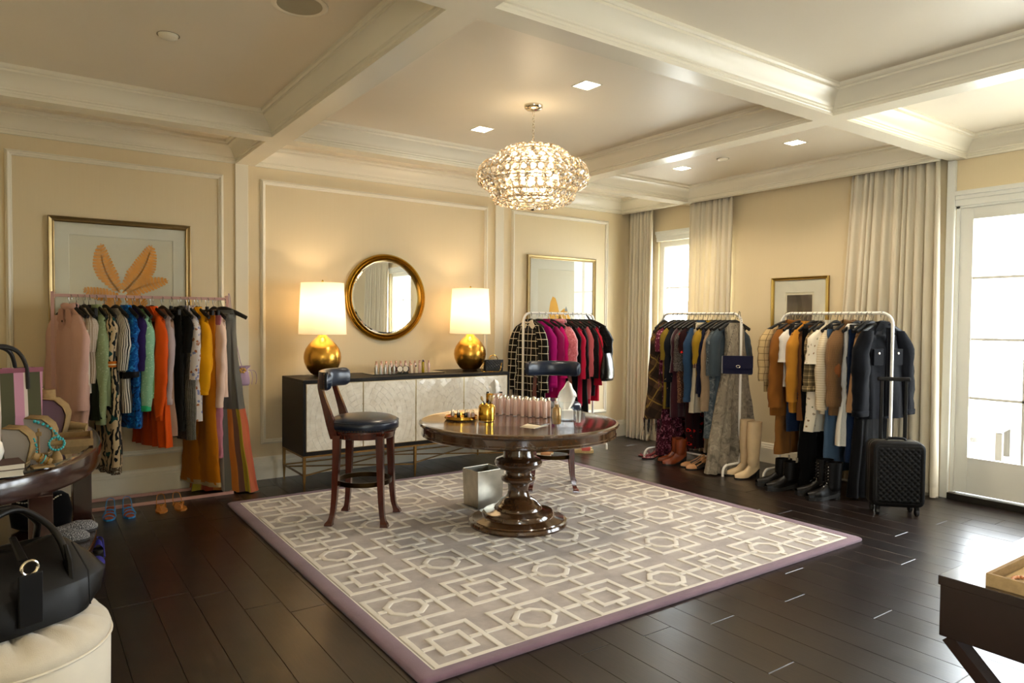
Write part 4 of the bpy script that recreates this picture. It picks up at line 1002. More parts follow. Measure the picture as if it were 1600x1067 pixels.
garment(PK, px1(143), 'sweater', 'sage green cable-knit sweater on the pink rack', 'sweater', F('sage_knit', 'solid', '#8d9b74', bs=150), .72, sl=.84, rad=(.06, .055, .045), a=15, smat=F('sage_cable', 'floral', '#98a97f', '#b2c29b', '#a6b78d', p=.022, w=.22, bump=.7), cuff=F('sage_knit'), collar='stand')
garment(PK, px1(156), 'silk_dress', 'long beige silk dress with black leaf print and orange band', 'dress', F('leaf_silk', 'leaf', '#cdb793', '#161a1e', '#1e4b49', p=.05, w=.42, rough=.45), 1.22, hw=.24, folds=6, amp=.014, sl=.42, rad=(.06, .06, .055), cuff=F('orange_band', 'hstripe', '#c56a1b', '#e9dcb8', p=.03, w=.3), hem=F('beaded_hem', 'tweed', '#2d2620', '#d8cdb8', '#6b5440', p=.012))
garment(PK, px1(172), 'striped_blouse', 'black and white striped blouse with puff sleeves on the pink rack', 'blouse', F('bw_stripe', 'stripe', '#d9d2c4', '#1b1a1c', p=.017, w=.36), .78, sl=.46, rad=(.05, .075, .082, .078, .06), sash=(.5, F('black_satin', 'solid', '#17161a', rough=.4)), folds=7, amp=.012, a=17)
garment(PK, px1(187), 'jacquard_dress', 'bright blue jacquard dress on the pink rack', 'dress', F('blue_jacquard', 'swirl', '#0d4f9c', '#0a1a3a', '#2b8ad0', p=.045, rough=.38), .9, sl=.5, rad=(.07, .068, .065), collar='stand', hw=.22, folds=5, amp=.012, a=17, cuff=F('black_satin'))
garment(PK, px1(199), 'purple_top', 'dark violet short-sleeved top next to the blue dress', 'top', F('violet_crepe', 'solid', '#2a1c4e'), .6, sl=.47, rad=(.065, .062, .06), a=15)
garment(PK, px1(210), 'lace_cardigan', 'mint green lace-knit cardigan with emerald cuffs', 'cardigan', F('green_lace', 'floral', '#6f9a63', '#a9cfae', '#8fbf99', p=.02, w=.18), .68, sl=.76, rad=(.06, .06, .055), smat=F('mint_lace', 'floral', '#8ebf9e', '#bfe0c4', '#a6d0b0', p=.018, w=.18), cuff=F('emerald_rib', 'solid', '#2fae77'), a=14)
garment(PK, px1(227), 'shirt_dress', 'vivid orange shirt dress with long cuffed sleeves on the pink rack', 'dress', F('orange_silk', 'solid', '#dd5410', rough=.5), 1.06, sl=.84, rad=(.062, .066, .072, .066, .04), hw=.25, folds=6, amp=.018, collar='fold', cuff=F('orange_silk'), a=20, placket=True, buttons=0)
garment(PK, px1(244), 'cardigan', 'taupe cardigan with pale lilac sleeves beside the orange dress', 'cardigan', F('taupe_knit', 'solid', '#a1806d'), .98, sl=.72, rad=(.055, .058, .058, .045), smat=F('lilac_grey_knit', 'stripe', '#b9a8a8', '#a99696', p=.012, w=.4), folds=5, amp=.012, cuff=F('lilac_grey_knit'), a=13)
garment(PK, px1(258), 'trousers', 'black trousers hanging behind the dotted dress', 'trousers', F('black_crepe', 'solid', '#15130f'), .9, 'trousers', hw=.1, clip=True)
garment(PK, px1(272), 'dotted_dress', 'black dress with fine white dots and grey collar on the pink rack', 'dress', F('black_dot', 'dots', '#14130f', '#b9b3a4', p=.011, w=.25), 1.02, sl=.34, rad=(.05, .05, .048), smat=F('black_crepe'), collar='fold', hw=.22, folds=6, amp=.014, placket=True, a=17)
garment(PK, px1(285), 'ruffle_blouse', 'white blouse with blue and rust flowers and a ruffled neck', 'blouse', F('meadow_print', 'floral', '#d7cfcb', '#7c86b4', '#a3643c', p=.034, w=.25), .88, sl=.55, rad=(.055, .06, .062, .055), collar='ruffle', folds=6, amp=.014, a=15)
garment(PK, px1(299), 'blouse', 'mustard yellow puff-sleeved blouse on the pink rack', 'blouse', F('mustard_cotton', 'solid', '#e09c0c', rough=.7), .6, sl=.66, rad=(.05, .062, .07, .072, .062, .042), cuff=F('mustard_cotton'), collar='fold', a=18)
garment(PK, px1(306), 'trousers', 'wide amber trousers reaching the floor under the yellow blouse', 'trousers', F('amber_wool', 'solid', '#b9700f'), 1.36, 'trousers', hw=.15, clip=True, hem=F('amber_hem', 'solid', '#b8a173'), a=24)
garment(PK, px1(318), 'trousers', 'rose pink straight trousers on the pink rack', 'trousers', F('rose_twill', 'solid', '#c07c8e'), 1.14, 'trousers', hw=.095, clip=True, a=20)
garment(PK, px1(330), 'blouse', 'pale blush blouse with long sleeves next to the grey maxi dress', 'blouse', F('pale_blush_silk', 'solid', '#e4c6b4', rough=.55), .7, sl=.78, rad=(.06, .055, .045), a=12)
MX = NT('rainbow_panels'); _u = MX.uv(); _s = MX.add('SeparateXYZ', None, i0=_u)
MX.put(Base_Color=MX.ramp(MX.math('FRACT', MX.math('MULTIPLY', _s.outputs[0], 1/.62)), [(0, lin('#b5481a')), (.13, lin('#cd7a1e')), (.24, lin('#b9b5ab')), (.42, lin('#7b7d78')), (.52, lin('#c8751c')), (.68, lin('#6d3f2c')), (.76, lin('#b59f14')), (.9, lin('#b5592c'))], 'CONSTANT'), Roughness=.6, Sheen_Weight=.3)
garment(PK, px1(346), 'maxi_dress', 'strappy grey maxi dress with a rainbow-panelled skirt sweeping the floor', 'dress', F('slate_silk', 'solid', '#6a6a64', rough=.5), 1.485, sw=.115, ww=.1, hw=.29, th=.06, neck=.09, folds=6, amp=.035, slope=.03, strap=True, tiers=(.8, MX.m), a=50)
# --- red and pink rack at the back wall
RD = 'red and pink clothes rack'; px2 = lambda p: 4.3+(p-818)/110*.99
def g2(p, *a, **k): return garment(RD, px2(p), *a, **k)
M_blackwool = F('black_wool', 'solid', '#0a0909')
g2(828, 'windowpane_coat', 'windowpane-checked black coat at the left end of the red rack', 'coat', F('windowpane', 'grid', '#15130f', '#e3d9c2', p=.075, w=.08), .82, sw=.22, hw=.24, th=.045, sl=.74, rad=(.07, .068, .062), collar='fold', buttons=4, a=8)
g2(840, 'sweater', 'magenta knit sweater behind the windowpane coat', 'sweater', F('magenta_knit', 'solid', '#a3136f'), .74, sl=.68, rad=(.062, .06, .055), cuff=F('magenta_knit'))
g2(850, 'zip_jacket', 'plum zip jacket with a black studded lower half on the red rack', 'jacket', F('plum_leather', 'solid', '#8a1050', rough=.5), .5, sl=.5, rad=(.06, .06, .055), collar='stand', placket=True, hem=F('black_studs', 'dots', '#151313', '#6a6360', p=.02, w=.3))
g2(858, 'dress', 'hot pink knit dress left of the fluffy coat', 'dress', F('hot_pink', 'solid', '#c4136a'), .95, sl=.6, rad=(.055, .055, .05))
M_fur = F('pink_faux_fur', 'swirl', '#d0707a', '#b9545f', '#e493a0', p=.05, bump=1.0, bs=90, sheen=.8)
fc = g2(868, 'fur_coat', 'fluffy rose pink faux-fur coat in the middle of the red rack', 'coat', M_fur, .56, sw=.21, hw=.24, th=.07, sl=.56, rad=(.08, .085, .08), collar='fur', amp=.004)
g2(878, 'dress', 'plain black knit dress just right of the fluffy pink coat', 'dress', M_blackwool, .95, sl=.55, rad=(.055, .05, .045))
g2(885, 'cardigan', 'crimson cardigan between two black garments on the red rack', 'cardigan', F('crimson_knit', 'solid', '#b51b3c'), .92, sl=.62, rad=(.055, .052, .048))
g2(892, 'dress', 'long black dress with beaded side seam reaching low on the red rack', 'dress', F('black_silk', 'solid', '#0a090a', rough=.6), 1.28, sl=.62, rad=(.055, .052, .048), hw=.23, folds=6, amp=.016)
g2(899, 'sweater', 'salmon pink ribbed sweater right of the long black dress', 'sweater', F('salmon_rib', 'stripe', '#c4646a', '#b4525b', p=.01, w=.4), .9, sl=.6, rad=(.055, .052, .048), hem=F('red_rib', 'solid', '#a8172c'))
g2(906, 'coat', 'black wool coat behind the hanging black leather bag', 'coat', F('black_boucle', 'tweed', '#161415', '#0c0b0b', '#2a2728', p=.006), .82, sl=.62, rad=(.06, .058, .055))
g2(914, 'sweater', 'bright red knit sweater near the right end of the red rack', 'sweater', F('red_knit', 'solid', '#b3122c'), .88, sl=.7, rad=(.06, .055, .05))
g2(922, 'leather_jacket', 'glossy black quilted leather jacket at the right end of the red rack', 'jacket', F('black_quilt', 'grid', '#0f0e0f', '#2c2a2b', p=.045, w=.06, rough=.28, sheen=0), .55, sw=.22, sl=.56, rad=(.075, .075, .07), cuff=F('black_quilt'), a=18)
# --- rack by the narrow window
BL = 'rack by the narrow window'; py3 = lambda p: 5.08-(p-1035)/123*.99
def g3(p, *a, **k): return garment(BL, py3(p if p < 1045 else 1056+(p-1047)*.91), *a, **k)
g3(1039, 'plaid_shawl', 'fringed brown plaid shawl draped at the left end of the window rack', 'shawl', F('shawl_plaid', 'plaid', '#57402c', '#1b1614', '#8a6d34', p=.19, rot=.55), 1.05, sw=.25, ww=.27, hw=.31, th=.06, folds=4, amp=.03, uneven=.07, fringe=.16, a=16)
g3(1047, 'floral_dress', 'long burgundy dress with pink paisley print next to the shawl', 'dress', F('paisley', 'swirl', '#4a1626', '#1f0c14', '#b06a7c', p=.04), 1.36, hw=.23, sl=.3, rad=(.06, .065, .06), smat=F('pink_floral', 'floral', '#5a1f33', '#c58a97', '#8a4055', p=.03, w=.2), folds=7, amp=.02)
g3(1055, 'long_cardigan', 'olive green long cardigan on the window rack', 'cardigan', F('olive_wool', 'solid', '#7a6522'), .88, sl=.38, rad=(.062, .062, .06))
g3(1063, 'embroidered_coat', 'flower-embroidered black coat on the window rack', 'coat', F('black_embroidery', 'floral', '#15171d', '#a08560', '#8a7350', p=.11, w=.04), .86, sl=.6, rad=(.06, .058, .055))
g3(1072, 'dress', 'deep wine red dress in the middle of the window rack', 'dress', F('wine_velvet', 'solid', '#340c18', sheen=.6), .95, sl=.5, rad=(.055, .055, .05), hw=.22, folds=6, amp=.015)
g3(1080, 'patterned_coat', 'rust and grey speckled coat on the window rack', 'coat', F('rust_speckle', 'tweed', '#6b4230', '#2b2522', '#9a7a5c', p=.014), .8, sl=.48, rad=(.06, .062, .06), smat=F('grey_speckle', 'tweed', '#4a4441', '#231f1e', '#7d746c', p=.01))
g3(1088, 'jumpsuit', 'dark red jumpsuit with scarlet poppies on the window rack', 'jumpsuit', F('poppy_print', 'floral', '#220c0e', '#c2211c', '#7a1512', p=.09, w=.12), 1.26, ww=.16, hw=.09, sl=.3, rad=(.055, .055, .05), folds=5, amp=.014)
g3(1096, 'denim_shirt', 'mid blue denim shirt with long sleeves on the window rack', 'shirt', F('blue_denim', 'tweed', '#2b435f', '#21364f', '#3d5878', p=.004), .6, sl=.76, rad=(.058, .055, .048), collar='fold', cuff=F('blue_denim'))
g3(1104, 'skirt', 'cream midi skirt half hidden under the mustard blouse', 'skirt', F('cream_crepe', 'solid', '#cbbfa6'), .88, neck=.15, sw=.17, hw=.21, slope=.02, folds=6, amp=.014, clip=True)
g3(1112, 'blouse', 'mustard blouse with dark dotted cuffs on the window rack', 'blouse', F('ochre_silk', 'solid', '#93751c', rough=.55), .58, sl=.42, rad=(.06, .068, .07, .06), cuff=F('ink_dots', 'dots', '#1c1418', '#c09a80', p=.018, w=.3), collar='fold')
g3(1119, 'jacket', 'dark navy jacket right of the mustard blouse', 'jacket', F('navy_wool', 'solid', '#15182a'), .72, sl=.68, rad=(.06, .055, .05))
g3(1126, 'long_cardigan', 'long beige cardigan left of the printed gown', 'cardigan', F('beige_wool', 'solid', '#8f7a62'), .86, sl=.84, rad=(.06, .055, .05))
g3(1134, 'chiffon_dress', 'slate blue chiffon dress beside the grey gown', 'dress', F('slate_chiffon', 'swirl', '#4d565b', '#2e363c', '#75797a', p=.05), 1.1, sl=.5, rad=(.055, .05, .045), hw=.24, folds=7, amp=.02)
g3(1149, 'gown', 'sheer grey printed gown falling to the floor on the window rack', 'gown', F('grey_gown', 'swirl', '#8a8070', '#6b6356', '#9f9583', p=.08, rough=.6), 1.41, sw=.12, ww=.105, hw=.33, th=.06, neck=.08, folds=8, amp=.03, slope=.05, strap=True, a=-6)
g3(1141, 'robe', 'steel blue robe at the right end of the window rack', 'robe', F('steel_denim', 'solid', '#3f4a52'), .96, sw=.19, sl=.5, rad=(.06, .06, .055), folds=5, amp=.014, a=-10)
# --- rack beside the suitcase
CM = 'rack beside the suitcase'; py4 = lambda p: 3.77-(p-1222)/173*.99
def g4(p, *a, **k): return garment(CM, py4(p), *a, **k)
g4(1231, 'plaid_shirt', 'beige plaid shirt jacket at the far left end of the suitcase rack', 'shirt', F('beige_plaid', 'grid', '#b99f72', '#6d5a3e', p=.06, w=.09), .62, sw=.23, sl=.52, rad=(.075, .075, .07), a=-20)
g4(1243, 'coat', 'camel brown wool coat on the suitcase rack', 'coat', F('camel_wool', 'solid', '#80501f'), .82, sw=.23, hw=.25, th=.045, sl=.74, rad=(.078, .075, .072), collar='lapel', a=-9)
g4(1239, 'trousers', 'camel trousers hanging below the camel coat', 'trousers', F('camel_twill', 'solid', '#8a5a2a'), 1.12, 'trousers', hw=.1, clip=True)
g4(1252, 't_shirt', 'plain white short-sleeved tee between camel coat and yellow jacket', 'tee', F('white_cotton', 'solid', '#ddd8cd'), .56, sl=.34, rad=(.065, .068, .066))
g4(1258, 'jeans', 'dark blue jeans under the yellow jacket', 'jeans', F('indigo_denim', 'tweed', '#16243c', '#101b2e', '#24375a', p=.004), .9, 'trousers', hw=.1, clip=True)
g4(1265, 'jacket', 'golden yellow wool jacket on the suitcase rack', 'jacket', F('golden_wool', 'solid', '#b67d2b'), .78, sw=.21, sl=.68, rad=(.068, .066, .06), collar='fold', buttons=4)
g4(1276, 'vest', 'brown knit waistcoat right of the yellow jacket', 'vest', F('brown_knit', 'solid', '#6b4323'), .84, sl=0)
g4(1283, 'trousers', 'wide black trousers reaching down to the lace-up boots', 'trousers', M_blackwool, 1.36, 'trousers', hw=.16, clip=True)
g4(1291, 'check_jacket', 'black and cream checked short jacket on the suitcase rack', 'jacket', F('black_cream_check', 'plaid', '#c2a878', '#15120d', '#15120d', p=.055), .62, sl=.56, rad=(.07, .07, .068), cuff=F('black_cream_check'))
g4(1302, 'ruffle_blouse', 'cream blouse with brown flower print and flounced sleeves', 'blouse', F('cream_sprig', 'floral', '#e5dcc8', '#8c6a44', '#6e7a54', p=.05, w=.1), .92, sl=.34, rad=(.06, .075, .095), collar='ruffle', hw=.25, folds=7, amp=.022)
g4(1313, 'rib_cardigan', 'ivory horizontally ribbed cardigan on the suitcase rack', 'cardigan', F('ivory_rib', 'hstripe', '#ded0b4', '#cdbc9c', p=.02, w=.4, bump=.6), .76, sl=.72, rad=(.068, .068, .064))
g4(1322, 'jeans', 'light blue jeans under the houndstooth blazer', 'jeans', F('light_denim', 'tweed', '#48617c', '#3a5068', '#62798f', p=.004), 1.2, 'trousers', hw=.1, clip=True)
g4(1333, 'blazer', 'brown houndstooth blazer with tan suede elbow patches', 'blazer', F('houndstooth', 'hound', '#8a6a48', '#5a4028', '#77583a', p=.006), .76, sw=.22, sl=.68, rad=(.078, .074, .07), collar='lapel', patch=mat('tan_suede', '#8a4f22', .9), buttons=2)
g4(1345, 'ruched_dress', 'white ruched dress with a sheer tulle hem', 'dress', F('white_tulle', 'solid', '#e6e2d8', bump=.6, bs=60), 1.0, sw=.15, ww=.16, hw=.24, neck=.12, slope=.03, folds=9, amp=.018, strap=True, gather=(.55, .2))
g4(1352, 'jeans', 'dark denim jeans between white dress and black jacket', 'jeans', F('indigo_denim'), 1.08, 'trousers', hw=.1, clip=True)
g4(1360, 'shawl', 'sheer tan tulle shawl hanging beside the white dress', 'shawl', F('tan_tulle', 'solid', '#b58d66'), .72, sw=.16, ww=.17, hw=.22, folds=6, amp=.02)
g4(1366, 'gown', 'long black gown trailing on the floor behind the suitcase', 'gown', F('black_silk'), 1.4, sw=.16, ww=.17, hw=.25, th=.04, neck=.09, folds=6, amp=.02, strap=True)
g4(1381, 'jacket', 'black denim-style jacket with silver studs nearest the door', 'jacket', F('black_denim', 'tweed', '#0c0d12', '#08090c', '#13151c', p=.004), .76, sw=.23, hw=.225, th=.05, sl=.72, rad=(.08, .078, .07), collar='fold', pocket=True, placket=True, cuff=F('black_denim'), a=-16)
# ------------------------------------------------------------------ shoes
def outline(l, w, n=20, toe=.5, heel=.75):
    """half widths along the foot, x from the heel (0) to the toe (l)"""
    R = []
    for i in range(n+1):
        t = i/n
        k = interp([(0, .35), (.04, .6), (.15, .72), (.4, .66), (.68, 1), (.85, .86), (.95, .55), (1, .12+.4*toe)], t)
        R.append((l*t, w/2*k))
    return R
def sole_mesh(l, w, z_heel, th, toe=.5, lift=.0):
    O = outline(l, w, 20, toe); up = []; lo = []
    def zb(x): t = x/l; return z_heel*(1-min(1, max(0, (t-.08)/.5)))**1.6*1.0+lift*max(0, t-.85)
    m = MB(); R = []
    for x, h in O: R.append([(x, h, zb(x)+th), (x, -h, zb(x)+th), (x, -h, zb(x)), (x, h, zb(x))])
    m.loft(R, True, True, True); return m, zb
def upper_rings(l, w, zb, th, top, toe=.5, x0=.0, x1=1.0, N=14):
    R = []
    for x, h in outline(l, w*.97, 22, toe):
        t = x/l
        if t < x0 or t > x1: continue
        H = interp(top, t); z = zb(x)+th*.9
        R.append([(x, h*cos(pi*i/(N-1))*(1-.12*sin(pi*i/(N-1))), z+max(.004, H-zb(x))*abs(sin(pi*i/(N-1)))**.75) for i in range(N)])
    return R
def shoe(name, lab, cat, loc, deg, kind, m1, m2=None, m3=None, l=.245, w=.085, heel=.0, shaft=0.0, r=(.05, .055), group=None, mirror=1, sole=.012, toe=.5):
    t = thing(name, lab, cat, loc, radians(deg), group); m2 = m2 or m1; m3 = m3 or M_shsole
    sm, zb = sole_mesh(l, w, heel, sole, toe, .006); sm.build('sole', m3, t, True, 40)
    if heel > .015:
        hx = .012; MB().loft([[(hx+a*ra+.01*(z/heel), b*ra, z) for a, b in [(cos(2*pi*i/12), sin(2*pi*i/12)) for i in range(12)]] for z, ra in ((heel+.006, .026), (heel*.5, .02), (0, .018))] if heel > .05 else [[(.03+a*.034, b*.032, z) for a, b in [(cos(2*pi*i/12), sin(2*pi*i/12)) for i in range(12)]] for z in (heel+.006, 0)], True, True, True).build('heel', m3, t, True, 40)
    if kind == 'boot':
        top = [(0, heel+.1), (.3, heel+.1), (.42, .085+heel*.4), (.6, .065), (.85, .046), (1, .03)]
        MB().loft(upper_rings(l, w, zb, sole, top, toe), False).build('vamp', m1, t, True, 180)
        R = []; n = 14
        for k in range(n+1):
            q = k/n; z = heel+.03+(shaft-heel-.03)*q; ra = interp([(0, .04), (.12, r[0]), (.55, r[1]), (1, r[1]*1.04)], q); cx = .062-.012*q
            R.append([(cx+ra*1.12*cos(2*pi*i/24)+.003*sin(q*20)*(q < .35), ra*.86*sin(2*pi*i/24), z) for i in range(24)])
        R = R[::-1]
        MB().loft([[(p[0]*.96+.002, p[1]*.9, p[2]-.05) for p in R[0]], [(p[0]*.97+.0015, p[1]*.94, p[2]) for p in R[0]]]+R).build('shaft', m1, t, True, 60)
        return t, R
    if kind == 'pump':
        MB().loft(upper_rings(l, w, zb, sole, [(0, .0), (.58, .02), (.64, .045), (.8, .042), (1, .02)], toe, .56), False).build('toe_cap', m1, t, True, 180)
        MB().loft(upper_rings(l, w, zb, sole, [(0, heel+.05), (.12, heel+.045), (.2, heel+.02)], toe, 0, .2), False).build('heel_counter', m1, t, True, 180)
        MB().tube(smoothpath([(.6*l, .036, .04), (.35*l, .03, .07), (.03, .022, heel+.065), (0, 0, heel+.07), (.03, -.022, heel+.065), (.35*l, -.03, .07), (.6*l, -.036, .04)], 5), .004, 6).build('ankle_strap', m1, t, True)
    if kind == 'sandal':
        MB().loft([[(x, h*.96, zb(x)+sole), (x, -h*.96, zb(x)+sole), (x, -h*.96, zb(x)+sole+.003), (x, h*.96, zb(x)+sole+.003)] for x, h in outline(l, w, 20, toe)], True, True, True).build('insole', m2, t, True, 40)
        for f, hh in ((.86, .022), (.68, .035), (.5, .045)):
            x = l*f; z = zb(x)+sole; hw = w/2*interp([(0, .7), (.68, 1.02), (1, .6)], f)
            MB().tube([(x+.01*sin(a), hw*cos(a), z+hh*sin(a)) for a in [pi*i/12 for i in range(13)]], .0035, 6).build('strap', m1, t, True)
        MB().tube(smoothpath([(.32*l, w*.36, heel*.3+sole), (.2*l, w*.34, heel+.04), (.02, w*.25, heel+.07), (-.004, 0, heel+.075), (.02, -w*.25, heel+.07), (.2*l, -w*.34, heel+.04), (.32*l, -w*.36, heel*.3+sole)], 5), .003, 6).build('ankle_strap', m1, t, True)
    if kind == 'thong':
        MB().loft([[(x, h*.96, sole), (x, -h*.96, sole), (x, -h*.96, sole+.003), (x, h*.96, sole+.003)] for x, h in outline(l, w, 20, toe)], True, True, True).build('insole', m2, t, True, 40)
        for s_ in (-1, 1): MB().tube(smoothpath([(.82*l, 0, sole), (.72*l, s_*.008, sole+.03), (.55*l, s_*.028, sole+.035), (.4*l, s_*w*.38, sole)], 5), .004, 6).build('strap', m1, t, True)
        MB().tube(smoothpath([(.32*l, w*.36, sole), (.2*l, w*.34, .05), (.02, w*.25, .085), (-.004, 0, .09), (.02, -w*.25, .085), (.2*l, -w*.34, .05), (.32*l, -w*.36, sole)], 5), .003, 6).build('ankle_strap', m1, t, True)
        MB().lathe([(.001, 0), (.014, 0), (.014, .004), (.001, .005)], 16, (.66*l, 0, sole+.034)).build('medallion', M_brass, t, True)
    if kind == 'slide':
        MB().loft(upper_rings(l, w*1.04, zb, sole, [(0, .05), (.5, .062), (.62, .07), (.88, .05)], toe, .48, .88), False).build('band', m1, t, True, 180)
        MB().loft([[(x, h*.97, sole), (x, -h*.97, sole), (x, -h*.97, sole+.004), (x, h*.97, sole+.004)] for x, h in outline(l, w, 20, toe)], True, True, True).build('insole', m2, t, True, 40)
        MB().loft([[(.62*l+.02*cos(a)*k, .026*sin(a)*k, .085-.0*k) for a in [2*pi*i/16 for i in range(16)]] for k in (1, .6)], True, False, True).build('band_emblem', M_shsole, t)
    return t, None
M_shsole = mat('black_rubber', '#14120f', .6)
M_bleath = mat('black_boot_leather', '#080605', .36, 0, .2, 20, .1, 50, Specular_IOR_Level=.18)
M_tan = mat('tan_leather', '#b5742f', .45); M_cognac = mat('cognac_leather', '#7a3410', .35, 0, .12, 12, .08, 50)
M_cream_l = mat('cream_leather', '#cfb58d', .42, 0, .06, 14, .1, 40); M_blue = mat('azure_leather', '#2f8fd2', .4); M_rust = mat('rust_insole', '#96452a', .6)
M_coral = mat('coral_cotton', '#cf5d55', .75); M_jute = mat('pale_jute', '#cdb582', .8, 0, .1, 60, .3, 200); M_red = mat('red_patent', '#8f0f1e', .35); M_nude = mat('nude_leather', '#c08c5e', .45)
def pair(name, lab, cat, p, deg, gap, kind, *a, **k):
    d = radians(deg); nx, ny = -sin(d), cos(d); out = []
    for s_, w_ in ((1, 'farther from the camera'), (-1, 'nearer the camera')):
        far = Vector((p[0]+nx*gap*s_, p[1]+ny*gap*s_, 0)).length > Vector((p[0]-nx*gap*s_, p[1]-ny*gap*s_, 0)).length
        out.append(shoe(name, lab+(', the one farther from the camera' if far else ', the one nearer the camera'), cat, (p[0]+nx*gap*s_, p[1]+ny*gap*s_, 0), deg+s_*4, kind, *a, group=lab, **k))
    return out
def pair_lr(name, lab, cat, p, deg, gap, kind, *a, **k):
    d = radians(deg); nx, ny = -sin(d), cos(d)
    for s_ in (1, -1):
        x = p[0]+nx*gap*s_; left = x < p[0]
        shoe(name, lab+(', left one of the pair' if left else ', right one of the pair'), cat, (x, p[1]+ny*gap*s_, 0), deg+s_*4, kind, *a, group=lab, **k)
pair_lr('strappy_sandal', 'bright blue strappy sandal under the pink rack', 'sandal', (.545, 5.78), -94, .05, 'sandal', M_blue, M_rust, M_blue, heel=.03, l=.25, w=.08)
pair_lr('flat_sandal', 'tan flat sandal with gold medallion under the pink rack', 'sandal', (.875, 5.79), -92, .052, 'thong', M_tan, M_tan, M_tan, l=.25, w=.085, sole=.01)
def banded(p, deg, gap):
    for t, R in pair('knee_boot', 'cream leather knee-high boot beside the window rack', 'boot', p, deg, gap, 'boot', M_cream_l, l=.25, w=.085, heel=.075, shaft=.52, r=(.046, .06), toe=.3):
        MB().loft([[(.062+(q[0]-.062)*1.04, q[1]*1.04, z) for q in R[-3]] for z in (.165, .145)]).build('ankle_band', M_cream_l, t, True, 60)
banded((5.53, 3.93), 155, .062)
pair('ankle_boot', 'cognac leather ankle boot under the window rack', 'boot', (5.44, 4.70), 150, .055, 'boot', M_cognac, l=.25, w=.085, heel=.07, shaft=.25, r=(.044, .05), toe=.35)
pair('strappy_heel', 'red strappy heeled sandal under the window rack', 'sandal', (5.48, 5.03), 152, .05, 'sandal', M_red, M_red, M_shsole, l=.24, heel=.07)
pair('slingback', 'nude slingback shoe between cognac boots and grey gown', 'shoe', (5.46, 4.43), 155, .045, 'pump', M_nude, l=.25, heel=.045, w=.082, toe=.3)
for t, R in pair('chelsea_boot', 'black chunky ankle boot under the suitcase rack', 'boot', (5.43, 3.48), 152, .064, 'boot', M_bleath, l=.29, w=.112, heel=.03, shaft=.24, r=(.06, .062), sole=.03, toe=.8):
    MB().box(.05, .075, -.055, -.048, .1, .2).build('elastic_gusset', mat('black_elastic', '#0b0b0b', .9), t); MB().box(.0, .006, -.012, .012, .22, .27).build('pull_tab', mat('grey_tab', '#8c8577', .8), t)
for t, R in pair('lace_up_boot', 'black lace-up combat boot with silver eyelets on the floor', 'boot', (5.43, 3.10), 152, .062, 'boot', M_bleath, l=.29, w=.112, heel=.03, shaft=.30, r=(.058, .06), sole=.03, toe=.8):
    for k in range(7):
        z = .11+.026*k; x = .125-.0*k if k else .16
        for s_ in (-1, 1): MB().sphere((.118+.03*(k < 1)+.012*(k < 2), s_*.02, z), .0048, 8, 6).build('eyelet', mat('silver_stud', '#cfcbc2', .2, 1), t, True)
        MB().tube([(.124+.03*(k < 1)+.012*(k < 2), -.02, z), (.128+.03*(k < 1)+.012*(k < 2), 0, z+.008), (.124+.03*(k < 1)+.012*(k < 2), .02, z+.02)], .0025, 5).build('lace', M_shsole, t, True)
pair('slide', 'coral slide with pale espadrille sole under the red rack', 'slide', (4.86, 5.81), -35, .05, 'slide', M_coral, M_jute, M_jute, l=.255, w=.095, sole=.03, toe=.8)
pair('flat_shoe', 'tan and white flat shoe seen under the round table', 'shoe', (4.40, 5.93), -50, .05, 'pump', M_nude, M_cream_l, mat('white_sole', '#e6dfcf', .6), l=.25, w=.09, sole=.018)
